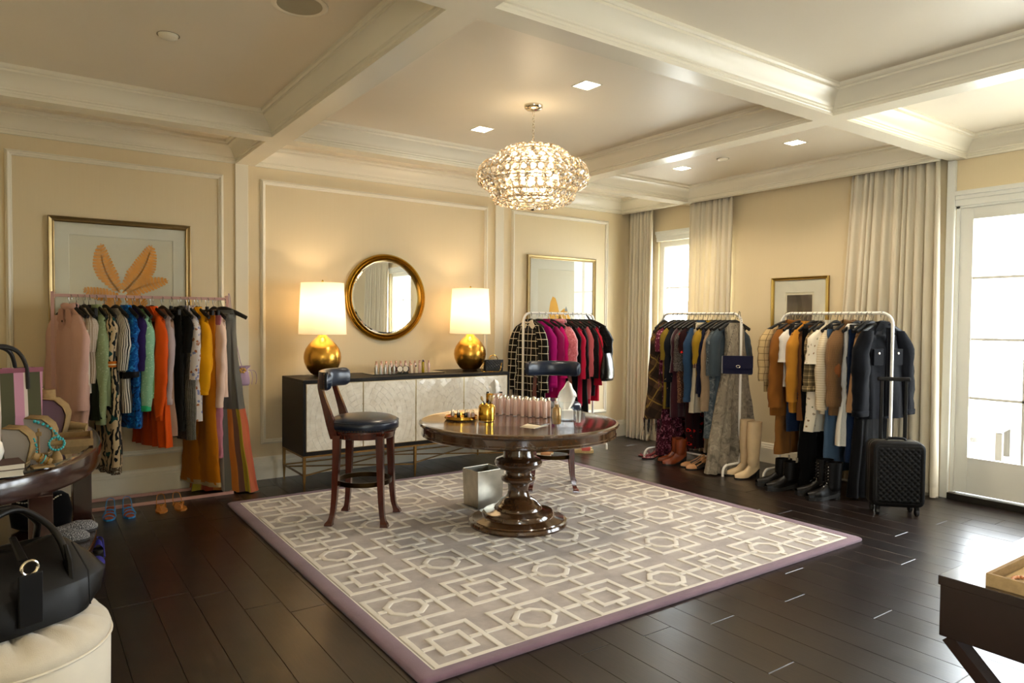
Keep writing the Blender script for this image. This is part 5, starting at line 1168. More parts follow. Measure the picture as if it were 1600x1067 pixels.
# ------------------------------------------------------------------ suitcase
def suitcase():
    d = Vector((.70, -.715)).normalized()
    t = thing('suitcase', 'small black quilted cabin suitcase with its handle pulled up', 'suitcase', (5.345, 2.585, 0), math.atan2(d.y, d.x))
    Mb = mat('black_quilted_shell', '#080707', .45, 0, .1, 30, .15, 120, Specular_IOR_Level=.2); Mt = mat('black_aluminium', '#1c1b1b', .35, .6)
    def rrect(w, h, r, y, n=5):
        P = []
        for cx, cz, a0 in ((w-r, h-r, 0), (-w+r, h-r, 90), (-w+r, -h+r, 180), (w-r, -h+r, 270)):
            P += [(cx+r*cos(radians(a0+90*i/n)), y, .305+cz+r*sin(radians(a0+90*i/n))) for i in range(n+1)]
        return P
    MB().loft([rrect(.165, .225, .04, -.1), rrect(.178, .238, .05, -.092), rrect(.182, .242, .05, -.075), rrect(.182, .242, .05, .075), rrect(.178, .238, .05, .092), rrect(.165, .225, .04, .1)], True, True, True).build('shell', Mb, t, True, 40)
    n = 72; W, H = .148, .205; q = MB(); R = []
    for j in range(n+1):
        row = []
        for i in range(n+1):
            x, z = -W+2*W*i/n, -H+2*H*j/n; u, v = (x+z)/.042*pi, (x-z)/.042*pi
            e = min(1, min(W-abs(x), H-abs(z))/.01); row.append((x, -.1-.001-.008*e*(abs(sin(u))*abs(sin(v)))**.5, .305+z))
        R.append(row)
    q.loft(R, False); q.build('quilted_panel', Mb, t, True, 180)
    MB().loft([rrect(.16, .217, .03, y) for y in (-.099, -.105)]+[rrect(.15, .207, .026, y) for y in (-.106, -.1)]).build('panel_piping', Mt, t, True, 60)
    for y in (-.02, .02):
        o = MB().loft([rrect(.1832, .2432, .05, y-.004), rrect(.1845, .2445, .05, y-.003), rrect(.1845, .2445, .05, y+.003), rrect(.1832, .2432, .05, y+.004)]).build('zip_track', mat('silver_zip', '#77736b', .3, .9), t, True, 60)
    for x in (-.085, .085): MB().box(x-.011, x+.011, .05, .072, .54, 1.0).build('handle_tube', Mt, t, bevel=.003)
    MB().box(-.115, .115, .045, .077, .99, 1.02).build('handle_grip', Mt, t, bevel=.008)
    MB().tube(smoothpath([(-.07, -.01, .545), (-.05, -.01, .565), (.05, -.01, .565), (.07, -.01, .545)], 4), .009, 8).build('carry_handle', Mb, t, True)
    for x in (-.135, .135):
        for y in (-.065, .065):
            f = MB().box(x-.014, x+.014, y-.018, y+.018, .03, .068).build('wheel_fork', Mt, t, bevel=.004)
            Mw = plane_M((x, y, .026), (0, 1, 0), (0, 0, 1))
            MB().lathe([(.008, -.013), (.022, -.013), (.026, -.009), (.026, .009), (.022, .013), (.008, .013)], 20, M=Mw).build('wheel', M_shsole, t, True, 40)
suitcase()
# ------------------------------------------------------------------ bags
def chain(m, pts, r=.006, w=.0018):
    P = smoothpath(pts, 8); L = 0; k = 0; last = P[0]
    for p in P[1:]:
        if (p-last).length >= r*1.5:
            d = (p-last).normalized(); s_ = d.cross(Vector((.3, .9, .1))).normalized() if k % 2 else d.cross(Vector((.9, -.2, .4))).normalized(); c = (p+last)/2
            m.tube([c+d*(r*cos(2*pi*i/8))+s_*(r*.6*sin(2*pi*i/8)) for i in range(9)], w, 4, False); last = p; k += 1
def flap_bag(name, lab, loc, rz, w, h, d, body_m, quilt=True, clasp=None, strap=None, chainm=None, group=None):
    t = thing(name, lab, 'handbag', loc, rz, group)
    def rg(k, y, zt=0): return [(sx*w/2*k, y, z) for sx, z in ((-1, .006), (-.96, 0), (.96, 0), (1, .006), (1, h-.008), (.96, h), (-.96, h), (-1, h-.008))]
    MB().loft([rg(.96, -d*.5), rg(1, -d*.4), rg(1, d*.4), rg(.96, d*.5)], True, True, True).build('body', body_m, t, True, 40, bevel=.004)
    n = 28; R = []
    for j in range(n+1):
        v = j/n; row = []
        for i in range(n*2+1):
            x = -w/2*.99+w*.99*i/(2*n); z = h*(1-.72*v)+.002; u1, u2 = (x+z)/.03*pi, (x-z)/.03*pi
            pf = .006*(abs(sin(u1))*abs(sin(u2)))**.5 if quilt else .0
            e = min(1, (w/2-abs(x))/.012); zc = z+.012*(1-min(1, (w/2-abs(x))/.04))*(v > .7)
            row.append((x, -d*.5-.004-pf*e, zc))
        R.append(row)
    MB().loft(R, False).build('flap', body_m, t, True, 180)
    if clasp:
        c = bpy.data.objects.new('clasp', None); C.objects.link(c); c.parent = t
        for sx, a in ((-.006, 40), (.006, 220)):
            MB().tube([(sx+.011*cos(radians(a+280*i/14)), -d*.5-.014, h*.42+.011*sin(radians(a+280*i/14))) for i in range(15)], .0026, 6).build('clasp_ring', clasp, c, True)
    if strap:
        m = MB(); chain(m, strap); o = m.build('chain_strap', chainm or M_brass, t, True); o['kind'] = 'stuff'
    return t
M_quilt = mat('black_quilted_leather', '#121112', .3, 0, .1, 30, .1, 80); M_navyv = fabric('navy_velvet', 'solid', '#0d1030', sheen=.5, bs=200)
b = flap_bag('chain_bag', 'black quilted bag with gold chain and ring handle on the credenza', (3.815, 5.755, .9205), radians(-12), .19, .115, .06, M_quilt, True, None, [(-.09, 0, .09), (-.13, -.03, .05), (-.14, -.06, .006), (-.06, -.09, .004), (.03, -.085, .004), (.06, -.06, .06), (.085, -.02, .1)])
MB().tube([(.045*cos(a), 0, .115+.045*sin(a)) for a in [pi*i/14 for i in range(15)]], .0045, 8).build('ring_handle', M_brass, b, True)
flap_bag('chain_bag', 'navy velvet bag with interlocking silver clasp hanging on the window rack', (5.33, 4.0, .955), radians(-42), .27, .165, .06, M_navyv, False, mat('bright_silver', '#d9d7d0', .18, 1), [(-.1, 0, .16), (-.06, .03, .3), (.02, .14, .5), (.05, .19, .578), (.06, .16, .5), (.09, .03, .3), (.11, 0, .16)], mat('gunmetal_chain', '#4a4844', .3, 1))
# ---- slouchy black leather bag on the red rack
t = thing('leather_bag', 'soft black leather shoulder bag hanging on the red rack', 'handbag', (5.21, 5.60, .78), radians(25))
MB().loft([[(w*cos(2*pi*i/24), dd*sin(2*pi*i/24), z) for i in range(24)] for w, dd, z in ((.11, .02, .30), (.12, .04, .24), (.15, .055, .12), (.16, .055, .04), (.13, .045, 0), (.02, .01, -.004))]).build('body', mat('glossy_black_leather', '#0f0e0e', .22, 0, .1, 12, .2, 14), t, True, 180)
MB().tube(smoothpath([(-.1, 0, .29), (-.04, .1, .5), (0, .26, .72), (.04, .1, .5), (.1, 0, .29)], 6), .006, 6).build('strap', MATS['glossy_black_leather'], t, True)
# ---- lilac pouch on the pink rack
t = thing('pouch_bag', 'tiny lilac drawstring pouch on a cord at the end of the pink rack', 'handbag', (1.475, 5.99, .865), 0)
Ml = fabric('lilac_satin', 'solid', '#b49ab4', rough=.45)
MB().loft([[(w*(1+.06*sin(8*2*pi*i/48)*g)*cos(2*pi*i/48), w*.7*(1+.06*sin(8*2*pi*i/48)*g)*sin(2*pi*i/48), z) for i in range(48)] for w, z, g in ((.06, .165, 1.5), (.05, .15, 1.4), (.03, .135, 1), (.045, .11, .8), (.055, .06, .4), (.055, .02, .2), (.045, .003, 0), (.002, .002, 0))]).build('pouch', Ml, t, True, 180)
MB().tube(smoothpath([(-.03, -.02, .135), (-.055, 0, .3), (-.085, .02, .55), (-.105, .03, .735), (-.095, .03, .74), (-.07, .02, .5), (-.02, 0, .2), (.02, 0, .135)], 6), .003, 6).build('cord', Ml, t, True)
for q in range(6): MB().sphere((.02*cos(q)-.01, -.034, .13+.014*sin(q)), .011, 8, 6).build('flower_petal', mat('gold_petal', '#c99a4a', .4), t, True)
for s_ in (1, 1.5): MB().tube(smoothpath([(.02, -.02, .135), (.06*s_, -.02, .12), (.07*s_, -.02, .06), (.065*s_, -.02, .01)], 5), .0025, 6).build('tassel_cord', Ml, t, True)
# ---- big black tote on the ottoman
Mtb = mat('smooth_black_leather', '#060505', .42, 0, .12, 8, .12, 18, Specular_IOR_Level=.28)
t = thing('leather_tote', 'large black leather tote with rolled handles lying on the ottoman', 'handbag', (-.06, 2.70, .445), radians(24))
t.scale = (1.14, 1.14, 1.1)
R = []
for z, w, dd, lean, sg in ((.0, .17, .11, 0, 0), (.006, .2, .13, 0, 0), (.05, .235, .14, .005, 0), (.1, .255, .125, .01, 0), (.105, .256, .122, .01, 0), (.16, .215, .085, .015, .004), (.205, .165, .045, .02, .01), (.225, .135, .02, .022, .014), (.228, .13, .012, .022, .014)):
    ring = []
    for i in range(48):
        a = 2*pi*i/48; x = w*(1 if cos(a) > 0 else -1)*abs(cos(a))**.75; y = dd*(1 if sin(a) > 0 else -1)*abs(sin(a))**.6+lean
        ring.append((x+.006*mnoise.noise(Vector((x*8, y*8, z*9))), y+.012*mnoise.noise(Vector((y*8+3, x*7, z*9))), z-sg*(1-abs(cos(a)))*1.5+.01*mnoise.noise(Vector((x*5, y*5, 1)))*(z > .1)))
    R.append(ring)
MB().loft(R[::-1], True, True, True).build('body', Mtb, t, True, 50)
for s_, dz in ((-1, 0), (1, .0)):
    y0 = s_*.05+.02
    o = MB().tube(smoothpath([(-.115, y0+s_*.05, .155), (-.105, y0+s_*.02, .235), (-.06, y0-s_*.01, .30), (.03, y0-s_*.035, .325), (.10, y0-s_*.02, .27), (.12, y0+s_*.02, .215), (.125, y0+s_*.05, .15)], 6), .0095, 10).build('handle', Mtb, t, True)
    for x in (-.115, .125): MB().tube([(x, y0+s_*.058, .09), (x, y0+s_*.05, .16), (x, y0+s_*.028, .205)], [.016, .016, .012], 8, True, .6).build('handle_tab', Mtb, o, True)
MB().box(-.03, .03, -.142, -.134, .03, .175, None).build('front_strap', Mtb, t, bevel=.003)
MB().tube([(.0+.02*cos(2*pi*i/18), -.135, .19+.02*sin(2*pi*i/18)) for i in range(19)], .0042, 8, False).build('strap_ring', M_nickel, t, True)
MB().tube([(-.0, -.10, .205), (.005, -.03, .255)], [.012, .009], 8, True, .6).build('closing_strap', Mtb, t, True)
for x in (-.16, .16): MB().tube([(x, -.127, .03), (x*1.0, -.118, .13), (x*.9, -.06, .21)], .0022, 5).build('seam', Mtb, t, True)
# ------------------------------------------------------------------ cosmetics on the credenza and the table
M_pinkb = mat('blush_glass', '#e3c0b0', .18, 0, Coat_Weight=.6); M_cap = mat('rose_gold_cap', '#b98d78', .22, .9); M_silb = mat('frosted_silver', '#b8b3a6', .35, .7); M_blk = mat('black_lacquer', '#100f0f', .15)
M_clear = glass_mat(); M_clear.name = 'clear_acrylic'
def bottle_proto(name, r, h, bm, cm_, ch, seg=16):
    t = thing(name, 'x', 'bottle')
    MB().lathe([(.001, 0), (r*.94, 0), (r, .003), (r, h-.004), (r*.9, h), (.001, h)], seg).build('bottle_body', bm, t, True, 40)
    MB().lathe([(r*.6, h), (r*.6, h+ch-.002), (r*.55, h+ch), (.001, h+ch)], seg).build('cap', cm_, t, True, 40)
    return t
ORD = ['first ', 'second ', 'third ', 'fourth ', 'fifth ', 'sixth ', 'seventh ', 'eighth ', 'ninth ', 'tenth ', 'eleventh ', 'twelfth ']
def series(proto, spots, z, label, group):
    for i, (x, y) in enumerate(spots):
        o = proto if i == 0 else dup(proto, (x, y, z), 0)
        o.location = (x, y, z); o['label'] = label if len(spots) == 1 else ORD[i]+label+', counted from the left'; o['group'] = group
# back row of blush bottles (in order along the wall), front row of silver ones
series(bottle_proto('foundation_bottle', .0135, .085, M_pinkb, M_cap, .022), [(2.685+.047*i, 6.03-.006*i) for i in range(12)], .9285, 'rose-gold capped bottle in the back row on the credenza', 'foundation bottles on the credenza')
series(bottle_proto('serum_bottle', .0135, .06, M_silb, M_silb, .02), [(2.615+.044*i, 5.885-.002*i) for i in range(5)], .9285, 'frosted silver serum bottle in the front row on the credenza', 'silver bottles on the credenza')
t = thing('cosmetic_tray', 'thin dark glass tray under the bottles on the credenza', 'tray', (2.90, 5.95, .9205)); MB().box(-.34, .40, -.13, .13, 0, .0075).build('plate', M_tglass, t, bevel=.002)
series(bottle_proto('small_vial', .0125, .055, mat('cream_vial', '#e2cfae', .25), M_blk, .018), [(3.005, 5.85)], .9285, 'small cream bottle with a black cap at the front of the credenza tray', 'vials')
series(bottle_proto('clear_vial', .011, .075, mat('champagne_vial', '#e5d2b8', .2), M_cap, .012), [(2.955, 5.85)], .9285, 'small champagne bottle between the compacts and the black-capped vial', 'vials')
series(bottle_proto('oil_bottle', .0135, .1, mat('olive_oil_glass', '#a89018', .1), M_blk, .02), [(3.085, 5.86)], .9285, 'slim yellow-green oil bottle with black cap on the credenza', 'vials')
for i, (x, y, lab) in enumerate(((2.855, 5.88, 'left'), (2.915, 5.885, 'right'))):
    t = thing('powder_compact', 'open black powder compact with white powder on the credenza, %s of two' % lab, 'compact', (x, y, .9285), radians(-25), 'open compacts on the credenza')
    MB().lathe([(.001, 0), (.028, 0), (.03, .004), (.028, .008), (.001, .008)], 24).build('case', M_blk, t, True)
    Mw = plane_M((0, .027, .035), (1, 0, 0), (0, .3, 1)); MB().lathe([(.001, -.003), (.03, -.003), (.03, .003), (.027, .004), (.001, .004)], 28, M=Mw).build('lid', M_blk, t, True, 30)
    Mw = plane_M((0, .024, .035), (1, 0, 0), (0, .3, 1)); MB().lathe([(.001, .0), (.025, .0), (.025, .003), (.001, .0032)], 28, M=Mw).build('mirror', mat('compact_powder', '#ece5d8', .3), t, True, 30)
for i, (x, y) in enumerate(((2.83, 5.955), (2.895, 5.96), (2.955, 5.955))):
    t = thing('blush_compact', 'round black blush case standing behind the powder compacts, %s' % ('leftmost of three', 'middle of three', 'rightmost of three')[i], 'compact', (x, y, .9285), radians(-25), 'blush cases on the credenza')
    Mw = plane_M((0, 0, .03), (1, 0, 0), (0, .2, 1)); MB().lathe([(.001, -.006), (.029, -.006), (.03, .002), (.023, .004), (.001, .004)], 26, M=Mw).build('case', M_blk, t, True, 30)
    MB().lathe([(.001, .0035), (.021, .0035), (.021, .0045), (.001, .005)], 26, M=Mw).build('powder', mat('terracotta_powder', '#a9694a', .8), t, True, 30)
ZT = .7395
fb = bottle_proto('foundation_bottle', .0155, .115, M_pinkb, M_nickel, .022)
rows = [(2.80+.028*i+.0*j, 4.22-.052*i) for j in (0,) for i in range(8)]+[(2.865+.028*i, 4.26-.052*i) for i in range(9)]+[(2.955+.03*i, 4.01-.05*i) for i in range(3)]
series(fb, rows[:8], ZT, 'blush foundation bottle in the front row on the round table', 'front row of foundation bottles')
series(bottle_proto('foundation_bottle', .0155, .115, M_pinkb, M_nickel, .022), rows[8:17], ZT, 'blush foundation bottle in the back row on the round table', 'back row of foundation bottles')
series(bottle_proto('foundation_bottle', .0155, .115, M_pinkb, M_nickel, .022), rows[17:], ZT, 'blush bottle of three at the right end of the rows', 'right end foundation bottles')
t = thing('gold_tray', 'round gold tray with small bottles at the left of the table', 'tray', (2.475, 4.13, ZT))
MB().lathe([(.001, .006), (.1, .006), (.107, .012), (.108, .022), (.112, .022), (.112, .004), (.108, 0), (.001, 0)][::-1], 48).build('dish', M_brass, t, True, 40)
series(bottle_proto('mini_bottle', .0135, .036, M_blk, M_nickel, .02), [(2.455, 4.135), (2.492, 4.10)], ZT+.0065, 'small black bottle with silver cap on the gold tray', 'mini bottles on the gold tray')
series(bottle_proto('mini_bottle', .0135, .036, M_silb, M_nickel, .02), [(2.43, 4.175)], ZT+.0065, 'small silver bottle at the back of the gold tray', 'mini bottles on the gold tray')
series(bottle_proto('mini_bottle', .0135, .036, M_pinkb, M_nickel, .02), [(2.535, 4.075), (2.53, 4.125)], ZT+.0065, 'small blush bottle at the right of the gold tray', 'mini bottles on the gold tray')
t = thing('lip_compact', 'flat gold compact with coral pan on the left edge of the gold tray', 'compact', (2.40, 4.165, ZT+.0065), .4)
MB().box(-.03, .03, -.022, .022, 0, .01).build('case', M_brass, t, bevel=.002); MB().box(-.024, .024, -.016, .016, .01, .012).build('pan', mat('coral_balm', '#c24a3c', .5), t)
t = thing('gold_canister', 'shiny gold canister holding brushes at the front left of the table', 'canister', (2.585, 3.975, ZT))
MB().lathe([(.001, .004), (.05, .004), (.056, .006), (.058, .014), (.058, .095), (.05, .107), (.042, .113), (.04, .106), (.03, .1), (.001, .1)], 40).build('jar', M_brass, t, True, 40)
MB().lathe([(.001, 0), (.056, 0), (.056, .005), (.001, .005)], 40).build('base', M_brass, t, True, 40)
for k, (dx, dy) in enumerate(((.02, .01), (-.01, .02), (.01, -.02))):
    t = thing('makeup_brush', 'makeup brush standing in the gold canister, %s' % ('with the longest handle', 'leaning to the back', 'leaning to the front')[k], 'brush', (2.585+dx*.5, 3.975+dy*.5, ZT+.1))
    MB().tube([(0, 0, 0), (dx*.9, dy*.9, .03+.006*(k == 0))], .004, 8).build('handle', M_blk, t, True); MB().tube([(dx*.9, dy*.9, .028), (dx*1.3, dy*1.3, .045), (dx*1.5, dy*1.5, .062+.008*(k == 0))], [.005, .011, .006], 10).build('bristles', mat('blond_bristle', '#cdb182', .9), t, True)
def tissue_mesh(h, seed, w=.06):
    r = random.Random(seed); R = []
    for j in range(15):
        v = j/14; row = []; ww = w*interp([(0, .3), (.25, .75), (.6, 1.0), (.8, .8), (1, .35)], v)
        for i in range(25):
            u = i/24*2-1; row.append((u*ww+.02*v*sin(seed)+.012*mnoise.noise(Vector((u*2, v*3, seed))), .022*sin(u*4+seed+v*2)*(.4+v)+.012*mnoise.noise(Vector((v*3, u*2, seed+4))), h*v*(1-.22*abs(u)**1.5*(v > .5))-.012*(1-v)))
        R.append(row)
    return MB().loft(R, False)
M_tis = mat('white_tissue', '#f2efe8', .85)
t = thing('tissue_box', 'mirrored tissue box at the back of the round table', 'tissue box', (2.955, 4.44, ZT), radians(-35))
m = MB(); m.rect_loft([(.03, 0), (0, 0), (0, .13), (.022, .13), (.024, .1)], -.062, .062, -.062, .062); m.build('cover', mat('mirror_silver', '#f2f2ee', .0, 1), t, bevel=.001)
tissue_mesh(.11, 3, .05).build('tissue', M_tis, t, True, 180, M=Matrix.Translation((0, 0, .125)))
t = thing('clear_box', 'clear acrylic box of cotton pads beside the mirrored tissue box', 'box', (3.065, 4.36, ZT), radians(-35))
m = MB(); m.rect_loft([(.05, 0), (0, 0), (0, .115), (.004, .115), (.004, .004)], -.05, .05, -.05, .05); m.build('case', M_clear, t)
for k in range(4): MB().lathe([(.001, 0), (.036, 0), (.038, .008), (.036, .018), (.001, .019)], 20, (0, 0, .005+.02*k)).build('cotton_pad', M_tis, t, True)
t = thing('tissue_box', 'clear acrylic tissue box with a tall tissue at the right of the table', 'tissue box', (3.075, 3.725, ZT), radians(-35))
m = MB(); m.rect_loft([(.05, 0), (0, 0), (0, .125), (.02, .125), (.022, .12)], -.06, .06, -.06, .06); m.build('case', M_clear, t)
MB().box(-.052, .052, -.052, .052, .004, .07).build('tissue_stack', M_tis, t, bevel=.004)
tissue_mesh(.2, 8, .07).build('tissue', M_tis, t, True, 180, M=Matrix.Translation((0, 0, .07)))
t = thing('perfume_flask', 'amber perfume flask in a clear glass case on the table', 'perfume', (2.865, 3.56, ZT), radians(-30))
MB().lathe([(.001, .005), (.026, .005), (.03, .015), (.03, .1), (.024, .115), (.014, .12), (.014, .135), (.001, .136)], 32).build('flask', mat('amber_glass', '#b07a1e', .08, .35, Coat_Weight=1), t, True, 40)
m = MB(); m.rect_loft([(.038, 0), (0, 0), (0, .15), (.004, .15), (.004, .004)], -.04, .04, -.04, .04); m.build('case', M_clear, t)
t = thing('glass_cup', 'small clear cup of white cotton buds at the right edge of the table', 'cup', (3.03, 3.53, ZT))
MB().lathe([(.001, 0), (.026, 0), (.03, .09), (.027, .09), (.024, .004), (.001, .004)], 28).build('cup', M_clear, t, True, 40)
for k in range(9): MB().tube([(.012*cos(k*2.1), .012*sin(k*2.1), .006), (.016*cos(k*2.1), .016*sin(k*2.1), .085)], [.004, .003], 6).build('cotton_bud', M_tis, t, True)
t = thing('price_booklet', 'small fanned cream booklet at the front edge of the table', 'booklet', (2.69, 3.575, ZT), radians(20))
for k in range(3): MB().box(-.085+.012*k, .085-.01*k, -.055, .055, .004*k, .004*k+.0036, Matrix.Rotation(radians(7*k), 4, 'Z')).build('page', mat('cream_card', '#d5cab2', .6), t)
MB().box(.0, .09, -.056, .05, .0125, .016, Matrix.Rotation(radians(-8), 4, 'Z')).build('cover', M_blk, t)
# ------------------------------------------------------------------ displays on the left console
ZK = .7628
M_lin = fabric('burlap', 'tweed', '#a08557', '#8a7148', '#c7ae80', p=.004, bump=.5); M_linm = mat('burlap_plain', '#9c8054', .85, 0, .12, 60, .3, 260); M_gry = mat('grey_board', '#a9a4a2', .7)
def bust(lab, x, y, rz, s=1.0, sides=M_gry, nk=False):
    t = thing('necklace_bust', lab, 'display bust', (x, y, ZK), rz, 'burlap necklace busts')
    prof = [(-.035, .0), (.038, .0), (.05, .05), (.055, .085), (.045, .115), (.015, .145), (-.05, .152)]
    MB().prism([(a*s, b*s) for a, b in prof], .1*s, plane_M((0, .05*s, .012), (1, 0, 0), (0, 0, 1))).build('side_board', sides, t)
    R = []
    for a, b in prof[1:]: R.append([(a*s, q*.056*s, b*s+.012) for q in (-1, -.5, 0, .5, 1)])
    R2 = [[(p[0]+.007*s*(1-abs(q)**3*.4), p[1], p[2]+.003) for p, q in zip(r, (-1, -.5, 0, .5, 1))] for r in R]
    o = MB().loft(R2, False).build('linen_front', M_linm, t, True, 180); o.modifiers.new('s', 'SOLIDIFY').thickness = .004
    if nk: MB().loft([[(-.015*s+a*cos(2*pi*i/20), b*sin(2*pi*i/20), z) for i in range(20)] for a, b, z in ((.045*s, .05*s, .14*s), (.032*s, .034*s, .165*s), (.03*s, .03*s, .195*s), (.001, .001, .197*s))][::-1]).build('neck', M_linm, t, True, 60)
    MB().box(-.04*s, .04*s, -.04*s, .04*s, 0, .012).build('base', M_linm, t, bevel=.003)
    return t
def beads(parent, pts, r, m_, name='beads'):
    m = MB(); P = smoothpath(pts, 6); last = None
    for p in P:
        if last is None or (p-last).length > r*1.6: m.sphere(p, r, 8, 6); last = p
    o = m.build(name, m_, parent, True); o['kind'] = 'stuff'; return o
M_turq = mat('turquoise_bead', '#3fb6c0', .3)
b1 = bust('burlap necklace bust nearest the front edge of the console', -.035, 3.80, radians(-12))
b2 = bust('middle burlap necklace bust wearing turquoise beads', .05, 4.03, radians(-12), 1.08)
b3 = bust('rear burlap necklace bust with mauve lining, the tallest', .11, 4.54, radians(-12), 1.35, mat('mauve_board', '#7c6472', .7), True)
def necklace(lab, parent_loc, pts, m_, r):
    t = thing('bead_necklace', lab, 'necklace', parent_loc); beads(t, pts, r, m_, 'bead_strand'); return t
necklace('turquoise bead necklace draped on the middle bust', (.05, 4.03, ZK), [(-.02, -.062, .165), (.03, -.068, .14), (.064, -.06, .1), (.078, -.03, .065), (.08, 0, .055), (.078, .03, .065), (.06, .06, .1), (-.0, .064, .16)], M_turq, .0075)
necklace('fine turquoise bead string on the front bust', (-.035, 3.80, ZK), [(.06, -.03, .11), (.07, -.02, .07), (.068, -.01, .03), (.06, 0, .016)], M_turq, .005)
t = thing('bracelet_stand', 'slanted burlap roll with gold bangles at the front of the console', 'jewellery stand', (.055, 3.66, ZK), radians(10))
MB().box(-.04, .04, -.035, .035, 0, .008).build('base', M_linm, t, bevel=.002)
MB().tube([(-.035, .0, .055), (.03, 0, .018)], .016, 14).build('roll', M_linm, t, True)
for k in range(3):
    c = Vector((-.012+.014*k, 0, .042-.008*k)); Mw = Matrix.Translation(c) @ Vector((.065, 0, -.037)).to_track_quat('Z', 'Y').to_matrix().to_4x4()
    g = MB(); g.tube([Mw @ Vector((.019*cos(2*pi*i/20), .019*sin(2*pi*i/20), 0)) for i in range(21)], .0022, 6, False)
    b = tag(g.build('bangle', M_brass if k != 1 else M_turq, None, True), ('upper gold bangle', 'turquoise bangle', 'lower gold bangle')[k]+' on the slanted burlap roll', 'bangle', 'bangles on the roll'); b.location = (.055, 3.66, ZK); b.rotation_euler = (0, 0, radians(10))
t = thing('ring_cone', 'burlap ring cone at the console edge with a turquoise bead bracelet', 'jewellery stand', (.112, 3.83, ZK))
MB().lathe([(.001, 0), (.024, 0), (.022, .012), (.01, .04), (.006, .05), (.001, .052)], 20).build('cone', M_linm, t, True, 60); MB().tube([(0, 0, .05), (0, 0, .115)], .003, 8).build('stem', M_linm, t, True); MB().tube([(-.035, 0, .075), (.035, 0, .075)], .012, 10).build('arm', M_linm, t, True)
t = thing('bead_bracelet', 'turquoise and copper bead bracelet hanging on the ring cone', 'bracelet', (.112, 3.83, ZK)); beads(t, [(.03*cos(a), -.016, .075+.03*sin(a)) for a in [2*pi*i/14 for i in range(15)]], .006, M_turq, 'bead_loop')
t = thing('earring_stand', 'tall thin burlap earring stand beside the middle bust', 'jewellery stand', (.045, 3.93, ZK))
MB().lathe([(.001, 0), (.022, 0), (.02, .01), (.006, .02), (.001, .022)], 18).build('base', M_linm, t, True, 60); MB().tube([(0, 0, .02), (0, 0, .135)], .0045, 8).build('post', M_linm, t, True); MB().box(-.012, .012, -.009, .009, .1, .118).build('crossbar', M_linm, t, bevel=.003)
t = thing('bracelet_roll', 'burlap bracelet roll lying behind the jewellery tray', 'jewellery stand', (.215, 4.66, ZK), radians(-20))
MB().tube([(-.05, 0, .05), (.07, 0, .028)], .024, 16).build('roll', M_linm, t, True); MB().box(-.05, .06, -.03, .03, 0, .02).build('base', M_linm, t, bevel=.003)
t = thing('jewellery_tray', 'shallow burlap-lined jewellery tray on the console', 'tray', (.195, 4.30, ZK), radians(-3))
MB().box(-.088, .088, -.14, .14, 0, .008).build('bottom', mat('tray_suede', '#7a5a3c', .9, 0, .1, 30), t)
MB().rect_loft([(0, 0), (0, .036), (.01, .036), (.01, .006)], -.092, .092, -.145, .145).build('rim', M_linm, t)
for k in range(2):
    t = thing('book', ('lower' if k == 0 else 'upper')+' white-edged book stacked at the front of the console', 'book', (-.13, 3.575, ZK+.026*k), radians(4+5*k), 'books on the console')
    MB().box(-.11, .11, -.075, .075, .002, .022).build('pages', mat('book_pages', '#ddd6c8', .8), t)
    for z in (0, .022): MB().box(-.113, .113, -.078, .078, z, z+.0025).build('cover', mat('brown_cover', '#4a2f28', .5) if k else mat('white_cover', '#e4e0d8', .5), t)
    MB().box(-.1135, -.111, -.078, .078, 0, .0245).build('spine', mat('white_cover', '#e4e0d8', .5), t)
t = thing('white_vase', 'rounded white ceramic vase at the left picture edge', 'vase', (-.135, 3.545, ZK+.0525))
MB().lathe([(.001, 0), (.035, 0), (.05, .02), (.058, .05), (.052, .085), (.036, .105), (.03, .112), (.026, .108), (.001, .1)], 36).build('body', mat('white_ceramic', '#efece4', .25), t, True, 60)
MB().lathe([(.026, .108), (.03, .114), (.034, .112)], 36).build('lip', MATS['white_ceramic'], t, True)
Mst = NT('olive_pink_stripe'); _g = Mst.obj(); _sp = Mst.add('SeparateXYZ', None, i0=_g)
Mst.put(Base_Color=Mst.ramp(Mst.math('FRACT', Mst.math('MULTIPLY_ADD', _sp.outputs[0], 1/.11, 20.12)), [(0, lin('#4c4a2c')), (.5, lin('#c58aa0')), (.86, lin('#d9c7ba'))], 'CONSTANT'), Roughness=.8)
t = thing('striped_tote', 'olive and pink striped canvas tote on the console', 'handbag', (-.12, 4.33, ZK), radians(24))
t.scale = (1.1, 1.0, 1.32)
MB().loft([[(sx*w, sy*d_, z) for sx, sy in ((-1, -1), (1, -1), (1, 1), (-1, 1))] for w, d_, z in ((.14, .065, 0), (.155, .075, .12), (.165, .06, .3), (.163, .056, .3), (.152, .07, .12), (.13, .05, .01))][::-1], True).build('body', Mst.m, t, bevel=.008)
for sy in (-1, 1): MB().tube(smoothpath([(-.08, sy*.064, .25), (-.075, sy*.06, .33), (-.02, sy*.05, .385), (.06, sy*.045, .37), (.095, sy*.06, .31), (.1, sy*.066, .22)], 6), .009, 8).build('handle', mat('dark_woven_handle', '#221c17', .7), t, True)
MB().box(-.166, .166, -.064, -.058, .285, .303).build('top_binding', mat('rose_binding', '#8a4a5a', .7), t)
t = thing('straw_bag', 'round straw bag with brown leather handle behind the tote', 'handbag', (-.02, 4.75, ZK), radians(30))
MB().sphere((0, 0, .15), .15, 28, 16, (1, .35, 1)).build('basket', mat('woven_straw', '#c9ad72', .8, 0, .15, 40, .5, 90), t, True)
MB().tube(smoothpath([(-.1, 0, .26), (-.07, 0, .34), (.05, 0, .345), (.11, 0, .25)], 6), .006, 8).build('handle', mat('brown_strap', '#4a2617', .5), t, True)
